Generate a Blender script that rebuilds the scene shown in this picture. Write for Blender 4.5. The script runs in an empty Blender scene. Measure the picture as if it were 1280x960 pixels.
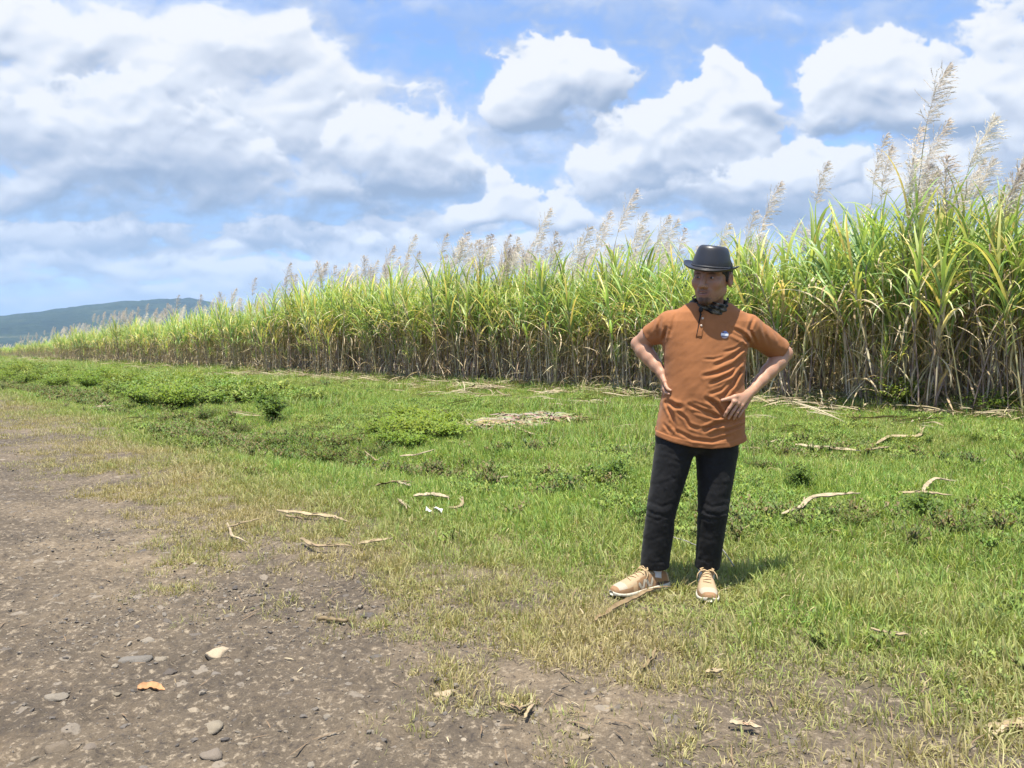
import bpy, math, random
import numpy as np
from math import radians, sin, cos, pi, tan, atan, sqrt
from mathutils import Vector, Matrix, Euler

random.seed(7)
RNG = np.random.default_rng(11)
SC = bpy.context.scene
COL = SC.collection

# ------------------------------------------------------------------ camera
CAM_H, F_PX, PITCH = 1.25, 967.0, atan(45 / 967.0)
cam_d = bpy.data.cameras.new("camera")
cam_d.sensor_width = 36.0
cam_d.lens = F_PX / 1280 * 36
cam_d.clip_start = 0.05
cam_d.clip_end = 60000
cam = bpy.data.objects.new("camera", cam_d)
cam.location = (0, 0, CAM_H)
cam.rotation_euler = (pi / 2 - PITCH, 0, 0)
COL.objects.link(cam)
SC.camera = cam


def ray(px, py):
    """direction through a point of the 1280x960 photograph, scaled so that y = 1"""
    xc, yc = (px - 640) / F_PX, -(py - 480) / F_PX
    y = cos(PITCH) + yc * sin(PITCH)
    z = yc * cos(PITCH) - sin(PITCH)
    return xc / y, z / y


def at(px, py, Y):
    a, b = ray(px, py)
    return Vector((a * Y, Y, CAM_H + b * Y))


def gp(px, py):
    """point of the ground seen at a pixel"""
    a, b = ray(px, py)
    z = 0.0
    for _ in range(4):
        Y = (z - CAM_H) / b
        z = float(height(np.array([a * Y]), np.array([Y]))[0])
    return Vector((a * Y, Y, z))


# road frame: s along the road (away, to the left), v across it (towards the cane)
UX, UY = -0.648, 0.762
VX, VY = 0.762, 0.648


def sv(x, y):
    return x * UX + y * UY, x * VX + y * VY


def xy(s, v):
    return s * UX + v * VX, s * UY + v * VY


# ------------------------------------------------------------------ noise
def _hash(ix, iy, iz):
    h = (ix.astype(np.int64) * 374761393 + iy.astype(np.int64) * 668265263 + iz.astype(np.int64) * 2147483647 + 1013904223) & 0x7FFFFFFF
    h = ((h ^ (h >> 13)) * 1274126177) & 0x7FFFFFFF
    h = ((h ^ (h >> 16)) * 974711) & 0x7FFFFFFF
    return ((h ^ (h >> 11)) & 0xFFFF) / 65535.0


def vnoise(x, y, z=0.0):
    x, y = np.asarray(x, float), np.asarray(y, float)
    z = np.zeros_like(x) + z
    ix, iy, iz = np.floor(x), np.floor(y), np.floor(z)
    fx, fy, fz = x - ix, y - iy, z - iz
    fx, fy, fz = [f * f * f * (f * (f * 6 - 15) + 10) for f in (fx, fy, fz)]
    r = 0
    for dx in (0, 1):
        for dy in (0, 1):
            for dz in (0, 1):
                w = (fx if dx else 1 - fx) * (fy if dy else 1 - fy) * (fz if dz else 1 - fz)
                r = r + w * _hash(ix + dx, iy + dy, iz + dz)
    return r * 2 - 1


def fbm(x, y, z=0.0, oct=4, rough=0.5):
    a, r, t = 1.0, 0, 0
    for i in range(oct):
        k = 2.03 ** i
        r = r + a * vnoise(np.asarray(x) * k + 17.3 * i, np.asarray(y) * k - 9.1 * i, np.asarray(z) * k)
        t += a
        a *= rough
    return r / t


def sstep(a, b, x):
    t = np.clip((np.asarray(x, float) - a) / (b - a), 0, 1)
    return t * t * (3 - 2 * t)


# ------------------------------------------------------------------ objects
def mesh(name, verts, faces, mat=None, parent=None, smooth=False, cols=None, loc=None, link=True):
    me = bpy.data.meshes.new(name)
    verts = np.asarray(verts, np.float32)
    if isinstance(faces, np.ndarray):
        n, k = faces.shape
        me.vertices.add(len(verts))
        me.vertices.foreach_set("co", verts.ravel())
        me.loops.add(n * k)
        me.loops.foreach_set("vertex_index", faces.astype(np.int32).ravel())
        me.polygons.add(n)
        me.polygons.foreach_set("loop_start", np.arange(0, n * k, k, dtype=np.int32))
        me.update(calc_edges=True)
        me.validate()
    else:
        me.from_pydata([tuple(v) for v in verts.tolist()], [], faces)
        me.update()
    if cols is not None:
        ca = me.color_attributes.new("col", "FLOAT_COLOR", "POINT")
        c = np.ones((len(verts), 4), np.float32)
        c[:, :3] = cols
        ca.data.foreach_set("color", c.ravel())
    me.polygons.foreach_set("use_smooth", np.full(len(me.polygons), smooth))
    if mat:
        me.materials.append(mat)
    ob = bpy.data.objects.new(name, me)
    if link:
        COL.objects.link(ob)
    if parent:
        ob.parent = parent
    if loc is not None:
        ob.location = loc
    return ob


def tag(o, label=None, cat=None, group=None, kind=None):
    for k, v in (("label", label), ("category", cat), ("group", group), ("kind", kind)):
        if v:
            o[k] = v
    return o


def empty(name, loc=(0, 0, 0), rz=0.0):
    o = bpy.data.objects.new(name, None)
    o.empty_display_size = 0.1
    o.location = loc
    o.rotation_euler = (0, 0, rz)
    COL.objects.link(o)
    return o


KIDS = {}


def kids(o):
    return KIDS.get(o.name, [])


def adopt(child, parent):
    child.parent = parent
    KIDS.setdefault(parent.name, []).append(child)


def copy_tree(o, parent=None):
    c = o.copy()
    COL.objects.link(c)
    if parent:
        adopt(c, parent)
    for ch in list(kids(o)):
        copy_tree(ch, c)
    return c


class MB:
    """collects vertices, faces and vertex colours"""

    def __init__(self):
        self.v, self.f, self.c = [], [], []

    def add(self, v, f, c):
        o = len(self.v)
        self.v += [tuple(p) for p in v]
        self.f += [tuple(i + o for i in q) for q in f]
        if len(c) and np.ndim(c[0]) == 0:
            c = [tuple(c)] * len(v)
        self.c += [tuple(k) for k in c]

    def tube(self, pts, radii, n=6, col=(1, 1, 1), cap=True):
        pts = [Vector(p) for p in pts]
        if not hasattr(radii, "__len__"):
            radii = [radii] * len(pts)
        cols = col if np.ndim(col) == 2 else [col] * len(pts)
        V, F, C = [], [], []
        ref = None
        for i, p in enumerate(pts):
            t = (pts[min(i + 1, len(pts) - 1)] - pts[max(i - 1, 0)]).normalized()
            if ref is None:
                ref = Vector((1, 0, 0)) if abs(t.x) < 0.8 else Vector((0, 1, 0))
            a = (ref - t * ref.dot(t)).normalized()
            ref = a
            b = t.cross(a)
            for k in range(n):
                w = 2 * pi * k / n
                V.append(p + (a * cos(w) + b * sin(w)) * radii[i])
                C.append(cols[i])
        for i in range(len(pts) - 1):
            for k in range(n):
                F.append((i * n + k, i * n + (k + 1) % n, (i + 1) * n + (k + 1) % n, (i + 1) * n + k))
        if cap:
            F.append(tuple(range(n - 1, -1, -1)))
            F.append(tuple((len(pts) - 1) * n + k for k in range(n)))
        self.add(V, F, C)

    def ribbon(self, pts, widths, up=None, col=(1, 1, 1), fold=0.0):
        """a leaf-like strip, folded along its midrib"""
        pts = [Vector(p) for p in pts]
        cols = col if np.ndim(col) == 2 else [col] * len(pts)
        V, F, C = [], [], []
        for i, p in enumerate(pts):
            t = (pts[min(i + 1, len(pts) - 1)] - pts[max(i - 1, 0)]).normalized()
            u = Vector(up) if up is not None else Vector((0, 0, 1))
            side = t.cross(u)
            if side.length < 1e-4:
                side = Vector((1, 0, 0))
            side.normalize()
            nn = side.cross(t)
            w = widths[i] / 2
            V += [p - side * w + nn * (w * fold), p, p + side * w + nn * (w * fold)]
            C += [cols[i]] * 3
        for i in range(len(pts) - 1):
            a = i * 3
            F += [(a, a + 1, a + 4, a + 3), (a + 1, a + 2, a + 5, a + 4)]
        self.add(V, F, C)

    def build(self, name, mat, parent=None, smooth=True, link=True):
        o = mesh(name, self.v, self.f, mat, None, smooth, np.array(self.c, np.float32), link=link)
        if parent:
            adopt(o, parent)
        return o


# ------------------------------------------------------------------ materials
def new_mat(name):
    m = bpy.data.materials.new(name)
    m.use_nodes = True
    m.node_tree.nodes.clear()
    return m


class NT:
    """short-hand for building node trees"""

    def __init__(self, tree):
        self.t = tree

    def n(self, typ, **kw):
        nd = self.t.nodes.new(typ)
        ins = kw.pop("ins", {})
        for k, v in kw.items():
            setattr(nd, k, v)
        for k, v in ins.items():
            self.set(nd.inputs[k], v)
        return nd

    def set(self, sock, v):
        if isinstance(v, bpy.types.NodeSocket):
            self.t.links.new(v, sock)
        elif isinstance(v, bpy.types.Node):
            self.t.links.new(v.outputs[0], sock)
        else:
            sock.default_value = v

    def math(self, op, a, b=None, c=None, clamp=False):
        nd = self.n("ShaderNodeMath", operation=op, use_clamp=clamp)
        for i, x in enumerate((a, b, c)):
            if x is not None:
                self.set(nd.inputs[i], x)
        return nd.outputs[0]

    def vmath(self, op, a, b=None, c=None, out=0):
        nd = self.n("ShaderNodeVectorMath", operation=op)
        for i, x in enumerate((a, b, c)):
            if x is not None:
                self.set(nd.inputs[i], x)
        return nd.outputs[out]

    def mix(self, f, a, b, mode="MIX", clamp=False):
        nd = self.n("ShaderNodeMix", data_type="RGBA", blend_type=mode, clamp_factor=True, clamp_result=clamp)
        self.set(nd.inputs[0], f)
        for s, x in ((6, a), (7, b)):
            if isinstance(x, tuple) and len(x) == 3:
                x = (*x, 1)
            self.set(nd.inputs[s], x)
        return nd.outputs[2]

    def ramp(self, f, stops, interp="LINEAR"):
        nd = self.n("ShaderNodeValToRGB")
        cr = nd.color_ramp
        cr.interpolation = interp
        while len(cr.elements) < len(stops):
            cr.elements.new(0.5)
        for e, (p, c) in zip(cr.elements, stops):
            e.position = p
            e.color = (c, c, c, 1) if not hasattr(c, "__len__") else (*c, 1)
        self.set(nd.inputs[0], f)
        return nd.outputs[0]

    def maprange(self, v, a, b, c=0.0, d=1.0, smooth=True):
        nd = self.n("ShaderNodeMapRange", interpolation_type="SMOOTHSTEP" if smooth else "LINEAR")
        for i, x in enumerate((v, a, b, c, d)):
            self.set(nd.inputs[i], x)
        return nd.outputs[0]

    def noise(self, vec, scale, detail=4, rough=0.5, out="Fac", dist=0.0):
        nd = self.n("ShaderNodeTexNoise", ins={"Scale": scale, "Detail": detail, "Roughness": rough, "Distortion": dist})
        if vec is not None:
            self.set(nd.inputs["Vector"], vec)
        return nd.outputs[out]


def principled(T, color, rough=0.6, spec=0.5, normal=None, **kw):
    b = T.n("ShaderNodeBsdfPrincipled", ins={"Roughness": rough})
    b.inputs["Specular IOR Level"].default_value = spec
    if isinstance(color, tuple) and len(color) == 3:
        color = (*color, 1)
    T.set(b.inputs["Base Color"], color)
    if normal is not None:
        T.set(b.inputs["Normal"], normal)
    for k, v in kw.items():
        T.set(b.inputs[k.replace("_", " ")], v)
    return b


def output(T, shader):
    o = T.n("ShaderNodeOutputMaterial")
    T.set(o.inputs["Surface"], shader.outputs[0] if isinstance(shader, bpy.types.Node) else shader)


def leaf_mat(name, transl=0.35, rough=0.45, spec=0.3, vary=0.25, dry_attr=False, sat=1.0, gain=1.0, through=(1.25, 1.2, 0.6)):
    """vertex-coloured leaf that lets some light through; each object or instance a little different"""
    m = new_mat(name)
    T = NT(m.node_tree)
    c = T.n("ShaderNodeVertexColor", layer_name="col").outputs[0]
    info = T.n("ShaderNodeObjectInfo")
    hs = T.n("ShaderNodeHueSaturation")
    T.set(hs.inputs["Color"], c)
    T.set(hs.inputs["Hue"], T.math("MULTIPLY_ADD", info.outputs["Random"], 0.05 * vary / 0.25, 0.5 - 0.03 * vary / 0.25))
    T.set(hs.inputs["Saturation"], sat)
    r2 = T.math("FRACT", T.math("MULTIPLY", info.outputs["Random"], 37.7))
    T.set(hs.inputs["Value"], T.math("MULTIPLY", T.math("MULTIPLY_ADD", r2, 2 * vary, 1 - vary), gain))
    col = hs.outputs[0]
    if dry_attr:
        a = T.n("ShaderNodeAttribute", attribute_type="INSTANCER", attribute_name="dry").outputs["Fac"]
        col = T.mix(a, col, T.mix(r2, (0.50, 0.42, 0.225), (0.33, 0.27, 0.13)))
    b = principled(T, col, rough, spec)
    tr = T.n("ShaderNodeBsdfTranslucent")
    T.set(tr.inputs[0], T.mix(1.0, col, through, "MULTIPLY"))
    mx = T.n("ShaderNodeMixShader", ins={0: transl})
    T.set(mx.inputs[1], b.outputs[0])
    T.set(mx.inputs[2], tr.outputs[0])
    output(T, mx)
    return m


# ------------------------------------------------------------------ scattering of uncountable stuff
def source_collection(name, objs):
    c = bpy.data.collections.new(name)
    for o in objs:
        c.objects.link(o)
    return c


def scatter(name, pts, rot, scl, idx, dry, coll, nidx):
    """one object whose geometry nodes put a mesh of COLL on every point"""
    me = bpy.data.meshes.new(name)
    n = len(pts)
    me.vertices.add(n)
    me.vertices.foreach_set("co", np.asarray(pts, np.float32).ravel())
    a = me.attributes.new("rot", "FLOAT_VECTOR", "POINT")
    a.data.foreach_set("vector", np.asarray(rot, np.float32).ravel())
    a = me.attributes.new("scl", "FLOAT_VECTOR", "POINT")
    scl = np.asarray(scl, np.float32)
    if scl.ndim == 1:
        scl = np.repeat(scl[:, None], 3, 1)
    a.data.foreach_set("vector", scl.ravel())
    a = me.attributes.new("idx", "INT", "POINT")
    a.data.foreach_set("value", np.asarray(idx, np.int32))
    a = me.attributes.new("dry", "FLOAT", "POINT")
    a.data.foreach_set("value", np.asarray(dry, np.float32))
    ob = bpy.data.objects.new(name, me)
    COL.objects.link(ob)
    ng = bpy.data.node_groups.new(name + " nodes", "GeometryNodeTree")
    ng.interface.new_socket("Geometry", in_out="INPUT", socket_type="NodeSocketGeometry")
    ng.interface.new_socket("Geometry", in_out="OUTPUT", socket_type="NodeSocketGeometry")
    T = NT(ng)
    gi, go = T.n("NodeGroupInput"), T.n("NodeGroupOutput")
    ci = T.n("GeometryNodeCollectionInfo", ins={"Collection": coll, "Separate Children": True, "Reset Children": True})
    iop = T.n("GeometryNodeInstanceOnPoints")
    T.set(iop.inputs["Points"], gi.outputs[0])
    T.set(iop.inputs["Instance"], ci.outputs[0])
    iop.inputs["Pick Instance"].default_value = True
    for sock, nm, dt in (("Instance Index", "idx", "INT"), ("Rotation", "rot", "FLOAT_VECTOR"), ("Scale", "scl", "FLOAT_VECTOR")):
        at_ = T.n("GeometryNodeInputNamedAttribute", data_type=dt)
        at_.inputs["Name"].default_value = nm
        T.set(iop.inputs[sock], at_.outputs[0])
    T.set(go.inputs[0], iop.outputs[0])
    md = ob.modifiers.new("scatter", "NODES")
    md.node_group = ng
    ob["kind"] = "stuff"
    return ob
# ------------------------------------------------------------------ clouds, computed from noise over the dome of the sky
def blur(a, r):
    """three box blurs, about a gaussian of radius r"""
    r = max(1, int(r))
    for ax in (0, 1):
        for _ in range(3):
            p = np.pad(a, [(r + 1, r) if i == ax else (0, 0) for i in (0, 1)], mode="edge")
            c = np.cumsum(p, ax)
            n = a.shape[ax]
            hi_ = np.take(c, np.arange(2 * r + 1, 2 * r + 1 + n), ax)
            lo_ = np.take(c, np.arange(0, n), ax)
            a = (hi_ - lo_) / (2 * r + 1)
    return a


TAB = np.random.default_rng(5).random((512, 512)).astype(np.float32) * 2 - 1


def vn2(x, y):
    """smooth value noise on a table, for large arrays"""
    x, y = np.asarray(x, np.float32), np.asarray(y, np.float32)
    fx, fy = np.floor(x), np.floor(y)
    ix, iy = fx.astype(np.int32), fy.astype(np.int32)
    fx, fy = x - fx, y - fy
    fx, fy = fx * fx * (3 - 2 * fx), fy * fy * (3 - 2 * fy)
    x0, x1, y0, y1 = ix & 511, (ix + 1) & 511, iy & 511, (iy + 1) & 511
    a, b, c, d_ = TAB[x0, y0], TAB[x1, y0], TAB[x0, y1], TAB[x1, y1]
    a = a + (b - a) * fx
    c = c + (d_ - c) * fx
    return a + (c - a) * fy


def fb2(x, y, seed, oct=4, rough=0.5):
    a, r, t = 1.0, 0, 0
    co, si = 0.8, 0.6
    for i in range(oct):
        r = r + a * vn2(x + 71.3 * seed + 13.7 * i, y - 37.9 * seed + 7.7 * i)
        t += a
        a *= rough
        x, y = (x * co - y * si) * 2.03, (x * si + y * co) * 2.03
    return r / t


def billow(x, y, seed, oct=5, rough=0.5):
    a, r, t = 1.0, 0, 0
    co, si = 0.8, 0.6
    for i in range(oct):
        r = r + a * (1 - np.abs(vn2(x + 53.3 * seed + 31.7 * i, y + 11.3 * seed + 3.1 * i)) * 2.0)
        t += a
        a *= rough
        x, y = (x * co - y * si) * 2.1, (x * si + y * co) * 2.1
    return r / t


def shift(a, dx, dy):
    """the field moved by whole cells, the rim repeated"""
    h, w = a.shape
    yi = np.clip(np.arange(h) - dy, 0, h - 1)
    xi = np.clip(np.arange(w) - dx, 0, w - 1)
    return a[yi][:, xi]


SKY_AZ, SKY_E0, SKY_E1 = 0.92, -0.04, 0.80
SKY_W, SKY_H = 1700, 780


def cloud_window():
    az = np.linspace(-SKY_AZ, SKY_AZ, SKY_W)[None, :] + np.zeros((SKY_H, 1))
    el = np.linspace(SKY_E1, SKY_E0, SKY_H)[:, None] + np.zeros((1, SKY_W))
    # coordinates counted in hundreds of the photograph's pixels, only to write the heaps down
    a, b = np.tan(az), np.tan(el) / np.cos(az)
    cz = cos(PITCH) - b * sin(PITCH)
    X = 640 + F_PX * a / cz
    Y = 480 - F_PX * (b * cos(PITCH) + sin(PITCH)) / cz
    cell = 1.0 / (SKY_W / (2 * SKY_AZ) / F_PX)            # photograph pixels per cell
    X, Y = X.astype(np.float32), Y.astype(np.float32)
    A = np.zeros_like(X)
    L = np.zeros_like(X)

    def layer(heaps, sx, sy, amp, soft, seed, belly, bright, crisp, warp=14, opac=1.0, rag=1.0):
        nonlocal A, L
        x0 = min(h[0] - 2.5 * h[2] for h in heaps) - 40
        x1 = max(h[0] + 2.5 * h[2] for h in heaps) + 40
        y0 = min(h[1] - 2.5 * h[3] for h in heaps) - 40
        y1 = max(h[1] + 2.5 * h[3] for h in heaps) + 40
        inside = (X > x0) & (X < x1) & (Y > y0) & (Y < y1)
        rows, cols_ = np.where(inside.any(1))[0], np.where(inside.any(0))[0]
        if not len(rows):
            return
        sl = (slice(rows[0], rows[-1] + 1), slice(cols_[0], cols_[-1] + 1))
        Xs, Ys = X[sl], Y[sl]
        wx = fb2(Xs / 90, Ys / 70, seed, 4) * warp * 1.5
        wy = fb2(Xs / 90, Ys / 70, seed + 4.4, 4) * warp * 1.2
        x, y = Xs + wx, Ys + wy
        H = np.zeros_like(x)
        V = np.zeros_like(x)
        Wt = np.zeros_like(x) + 1e-4
        for (px, py, rx, ry, w) in heaps:
            q = ((x - px) / rx) ** 2 + ((y - py) / ry) ** 2
            g = w * np.exp(-q)
            H += g
            V += g * np.clip((y - py) / ry, -1.6, 1.6)
            Wt += g
        V = V / Wt
        H = np.minimum(H, 1.15)
        bl = billow(x / sx, y / sy, seed + 1.7, 6, 0.58) - 0.30
        fb = fb2(x / (sx * 0.8), y / (sy * 0.8), seed + 5.5, 7, 0.6)
        D = H - 0.50 + amp * (crisp * bl * 0.85 + fb * 0.9 * rag)
        # ragged and wide below and in the shade, tight on top
        sw = 1.45 * soft * (1 + 2.6 * sstep(-0.2, 1.0, V))
        al = sstep(0, 1, D / sw + 0.15)
        al = np.maximum(al, 0.42 * sstep(-0.42, 0.25, D + 0.25 * fb))
        thick = np.clip(D, 0, None)
        t1 = blur(np.clip(D, 0, 1.1), 1)
        lum = np.zeros_like(D)
        for (r, k) in ((2, 0.36), (5, 0.54), (12, 0.50), (30, 0.36), (60, 0.2)):
            b_ = blur(t1, max(1, r // 2)) if r > 3 else t1
            lum += k * np.clip((b_ - shift(b_, int(r * 0.45), r)) * (2.0 if r < 10 else 1.5), -0.6, 0.6)
        base = bright - 0.19 - belly * sstep(-0.30, 1.15, V + 0.45 * fb) - 0.05 * sstep(0.2, 1.0, thick)
        lum = base + lum * (1 - 0.55 * sstep(0.1, 1.0, V))
        al = np.clip(al * opac, 0, 1)
        L[sl] = L[sl] * (1 - al) + lum * al
        A[sl] = A[sl] + (1 - A[sl]) * al

    # veils, then the far low banks, the soft mass, the crisp heaps
    layer([(850, 5, 220, 30, 1.0), (1000, -15, 200, 40, 1.0), (170, 15, 220, 60, 1.0), (820, 60, 300, 120, 0.35), (400, 120, 500, 90, 0.5), (700, 200, 400, 60, 0.55), (1100, 40, 200, 60, 0.45), (500, 20, 90, 26, 0.75), (610, 200, 90, 50, 0.75), (1080, -140, 300, 50, 0.7), (300, -200, 400, 60, 0.8)],
          120, 60, 0.8, 0.9, 3.3, 0.12, 0.66, 0.3, 20, 0.62)
    layer([(640, 190, 110, 70, 0.9), (560, 110, 40, 40, 0.5), (740, 200, 90, 60, 0.8), (180, 20, 230, 70, 1.2), (370, 40, 50, 60, 0.9), (420, 110, 90, 50, 0.9), (330, 90, 120, 60, 1.0), (1000, 20, 200, 40, 0.9), (830, 110, 50, 60, 0.5), (1190, 60, 60, 60, 0.7), (980, 150, 50, 40, 0.5), (620, 30, 60, 20, 0.35)],
          90, 60, 0.9, 1.1, 12.3, 0.15, 0.86, 0.4, 26, 0.78)
    layer([(-100, 320, 330, 50, 1.0), (120, 318, 200, 34, 1.0), (330, 300, 150, 28, 0.95), (480, 290, 100, 28, 0.9), (110, 352, 260, 28, 1.0), (420, 338, 200, 26, 0.95), (700, 318, 260, 40, 1.0), (950, 285, 260, 50, 1.0), (1250, 270, 240, 70, 1.1), (1600, 270, 300, 80, 1), (-400, 300, 300, 70, 1), (200, 400, 600, 30, 0.8), (900, 380, 700, 40, 0.9)],
          75, 26, 0.80, 0.34, 8.1, 0.60, 0.96, 0.8, 10, 0.95)
    layer([(-80, 130, 230, 150, 1.1), (60, 150, 170, 95, 1.0), (170, 150, 130, 70, 0.9), (240, 200, 190, 70, 1.0), (60, 225, 230, 50, 1.0), (320, 150, 130, 85, 0.9), (225, 90, 110, 45, 0.75), (330, 45, 70, 45, 1.0), (250, 60, 130, 50, 0.9), (370, 100, 70, 50, 0.8), (20, 60, 130, 60, 0.6), (390, 210, 120, 55, 0.9),
           (350, 250, 160, 30, 0.8), (130, 266, 210, 32, 1.1), (-60, 268, 180, 36, 1.1), (300, 262, 90, 22, 0.9), (90, 225, 270, 75, 1.1), (330, 225, 170, 62, 1.0), (-100, 230, 200, 80, 1.0), (-300, 200, 250, 140, 1.0), (450, 150, 70, 60, 0.6), (560, 205, 60, 60, 0.7)],
          95, 60, 0.72, 0.38, 1.9, 1.0, 0.85, 0.9, 18)
    layer([(95, 130, 95, 35, 0.75), (200, 118, 70, 34, 0.8), (300, 160, 60, 40, 0.7), (60, 160, 60, 30, 0.6), (160, 175, 90, 30, 0.7), (310, 60, 50, 40, 0.6), (360, 205, 60, 30, 0.55), (345, 208, 40, 24, 0.5)],
          60, 42, 0.75, 0.30, 5.2, 0.22, 0.90, 1.0, 16, 0.85)
    layer([(1270, 60, 60, 75, 1.1), (1330, 110, 100, 130, 1.2), (1240, 165, 80, 80, 1.0), (1180, 240, 150, 60, 0.8), (1550, 100, 200, 160, 1.1), (1300, 230, 100, 80, 0.9),
           (1020, 235, 110, 45, 1.0), (900, 225, 130, 50, 1.0), (780, 225, 80, 45, 0.9), (1110, 225, 90, 45, 0.8)],
          80, 55, 0.66, 0.22, 4.4, 0.72, 0.88, 1.0, 14)
    layer([(1085, 92, 70, 52, 1.1), (1150, 112, 66, 50, 1.05), (1035, 125, 45, 45, 0.9), (1110, 145, 110, 34, 1.0), (1200, 140, 50, 40, 0.7)],
          62, 46, 0.62, 0.17, 7.7, 0.80, 0.92, 1.0, 13)
    layer([(903, 88, 24, 38, 1.05), (905, 135, 46, 38, 1.0), (955, 122, 34, 36, 0.85), (850, 150, 58, 36, 0.95), (795, 180, 62, 44, 1.0), (860, 200, 100, 36, 0.9), (760, 235, 60, 38, 0.8), (940, 205, 60, 34, 0.75)],
          52, 42, 0.66, 0.16, 2.6, 0.46, 0.94, 1.0, 14)
    layer([(990, 215, 70, 34, 0.95), (1050, 210, 60, 36, 0.85), (940, 235, 90, 30, 0.8), (1010, 182, 26, 20, 0.5)],
          50, 36, 0.62, 0.18, 6.1, 0.28, 0.93, 1.0, 12)
    layer([(692, 76, 42, 40, 1.1), (738, 106, 44, 44, 1.0), (655, 118, 40, 46, 0.95), (695, 135, 80, 36, 1.0), (620, 150, 40, 22, 0.4)],
          58, 46, 0.60, 0.16, 9.4, 0.74, 0.92, 1.0, 13)
    layer([(490, 150, 52, 42, 1.05), (555, 175, 38, 36, 0.9), (470, 185, 60, 45, 0.9), (525, 215, 75, 45, 0.95), (430, 170, 40, 30, 0.6), (600, 205, 30, 30, 0.5)],
          54, 44, 0.64, 0.20, 0.7, 0.80, 0.93, 1.0, 14)
    layer([(640, 262, 66, 28, 1.0), (690, 262, 40, 34, 0.95), (628, 225, 26, 30, 0.65), (585, 272, 50, 20, 0.7), (720, 280, 50, 22, 0.7)],
          44, 34, 0.58, 0.18, 3.9, 0.34, 0.90, 1.0, 10)
    L = np.where(L > 0.7, 0.7 + (L - 0.7) * 0.86, L)        # only the brightest tops come near white
    return np.clip(A, 0, 1), np.clip(L, 0, 1.0)
# ------------------------------------------------------------------ light and sky
SUN_DIR = Vector((-0.10, -0.21, 1.0)).normalized()        # towards the sun: high, behind the photographer's left
sun_d = bpy.data.lights.new("sun", "SUN")
sun_d.energy = 5.0
sun_d.angle = radians(0.53)
sun_d.color = (1.0, 0.935, 0.82)
sun = bpy.data.objects.new("sun", sun_d)
sun.rotation_euler = SUN_DIR.to_track_quat("Z", "Y").to_euler()
sun.location = SUN_DIR * 50
COL.objects.link(sun)

W = bpy.data.worlds.new("World")
SC.world = W
W.use_nodes = True
W.node_tree.nodes.clear()
TW = NT(W.node_tree)
SKY_TINT = (0.92, 1.16, 1.48)


CA, CL = cloud_window()
cloud_img = bpy.data.images.new("cloud noise", SKY_W, SKY_H, alpha=False, float_buffer=True)
cloud_img.colorspace_settings.name = "Non-Color"
buf = np.ones((SKY_H, SKY_W, 4), np.float32)
buf[..., 0], buf[..., 1] = CA[::-1], CL[::-1]
cloud_img.pixels.foreach_set(buf.ravel())
cloud_img.update()

EXPO = 0.95
dirv = TW.vmath("NORMALIZE", TW.n("ShaderNodeTexCoord").outputs["Generated"])
sx = TW.n("ShaderNodeSeparateXYZ", ins={0: dirv})
az = TW.math("ARCTAN2", sx.outputs[0], sx.outputs[1])
el = TW.math("ARCSINE", sx.outputs[2])
uu = TW.maprange(az, -SKY_AZ, SKY_AZ, smooth=False)
vv = TW.maprange(el, SKY_E0, SKY_E1, smooth=False)
tex = TW.n("ShaderNodeTexImage", image=cloud_img, extension="EXTEND", interpolation="Cubic")
TW.set(tex.inputs[0], TW.n("ShaderNodeCombineXYZ", ins={0: uu, 1: vv}).outputs[0])
sc_ = TW.n("ShaderNodeSeparateColor", ins={0: tex.outputs[0]})
# beyond the window that the heaps are laid out in, a loose cover of the same kind of cloud all round
cov = TW.noise(TW.vmath("MULTIPLY", dirv, (1, 1, 2.2)), 3.0, 6, 0.58)
rim = TW.math("MAXIMUM", TW.maprange(TW.math("ABSOLUTE", az), 0.72, 0.90), TW.maprange(el, 0.58, 0.78))
alpha = TW.n("ShaderNodeMix", data_type="FLOAT", ins={0: rim, 2: sc_.outputs[0], 3: TW.maprange(cov, 0.42, 0.60)}).outputs[0]
lit = TW.n("ShaderNodeMix", data_type="FLOAT", ins={0: rim, 2: sc_.outputs[1], 3: TW.maprange(cov, 0.45, 0.78, 0.95, 0.45)}).outputs[0]


def lin(r, g, b, k=1.0):
    f = lambda c: (c / 255 / 12.92) if c < 10.3 else ((c / 255 + 0.055) / 1.055) ** 2.4
    return tuple(f(c) * k for c in (r, g, b))


KS = 10.0 / 2 ** EXPO
ccol = TW.ramp(lit, [(0.0, lin(156, 173, 199)), (0.25, lin(178, 191, 213)), (0.55, lin(211, 218, 232)), (0.8, lin(235, 240, 249)), (1.0, lin(255, 255, 255, 1.0))])
ccol = TW.mix(1.0, ccol, (KS, KS, KS), "MULTIPLY")
sky = TW.n("ShaderNodeTexSky", sky_type="NISHITA", sun_disc=False, sun_elevation=math.asin(SUN_DIR.z), sun_rotation=math.atan2(SUN_DIR.x, SUN_DIR.y), altitude=100.0, air_density=1.0, dust_density=0.6, ozone_density=2.0)
skyc = TW.mix(1.0, sky.outputs[0], SKY_TINT, "MULTIPLY")
allc = TW.mix(alpha, skyc, ccol)
# pale moist air low over the land
low = TW.maprange(el, -0.02, 0.16, 0.62, 0.0)
allc = TW.mix(low, allc, lin(214, 224, 238, KS))
bg = TW.n("ShaderNodeBackground", ins={"Strength": 0.1})
TW.set(bg.inputs[0], allc)
wo = TW.n("ShaderNodeOutputWorld")
TW.set(wo.inputs[0], bg.outputs[0])
W.cycles.sampling_method = "MANUAL"
W.cycles.sample_map_resolution = 512

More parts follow.
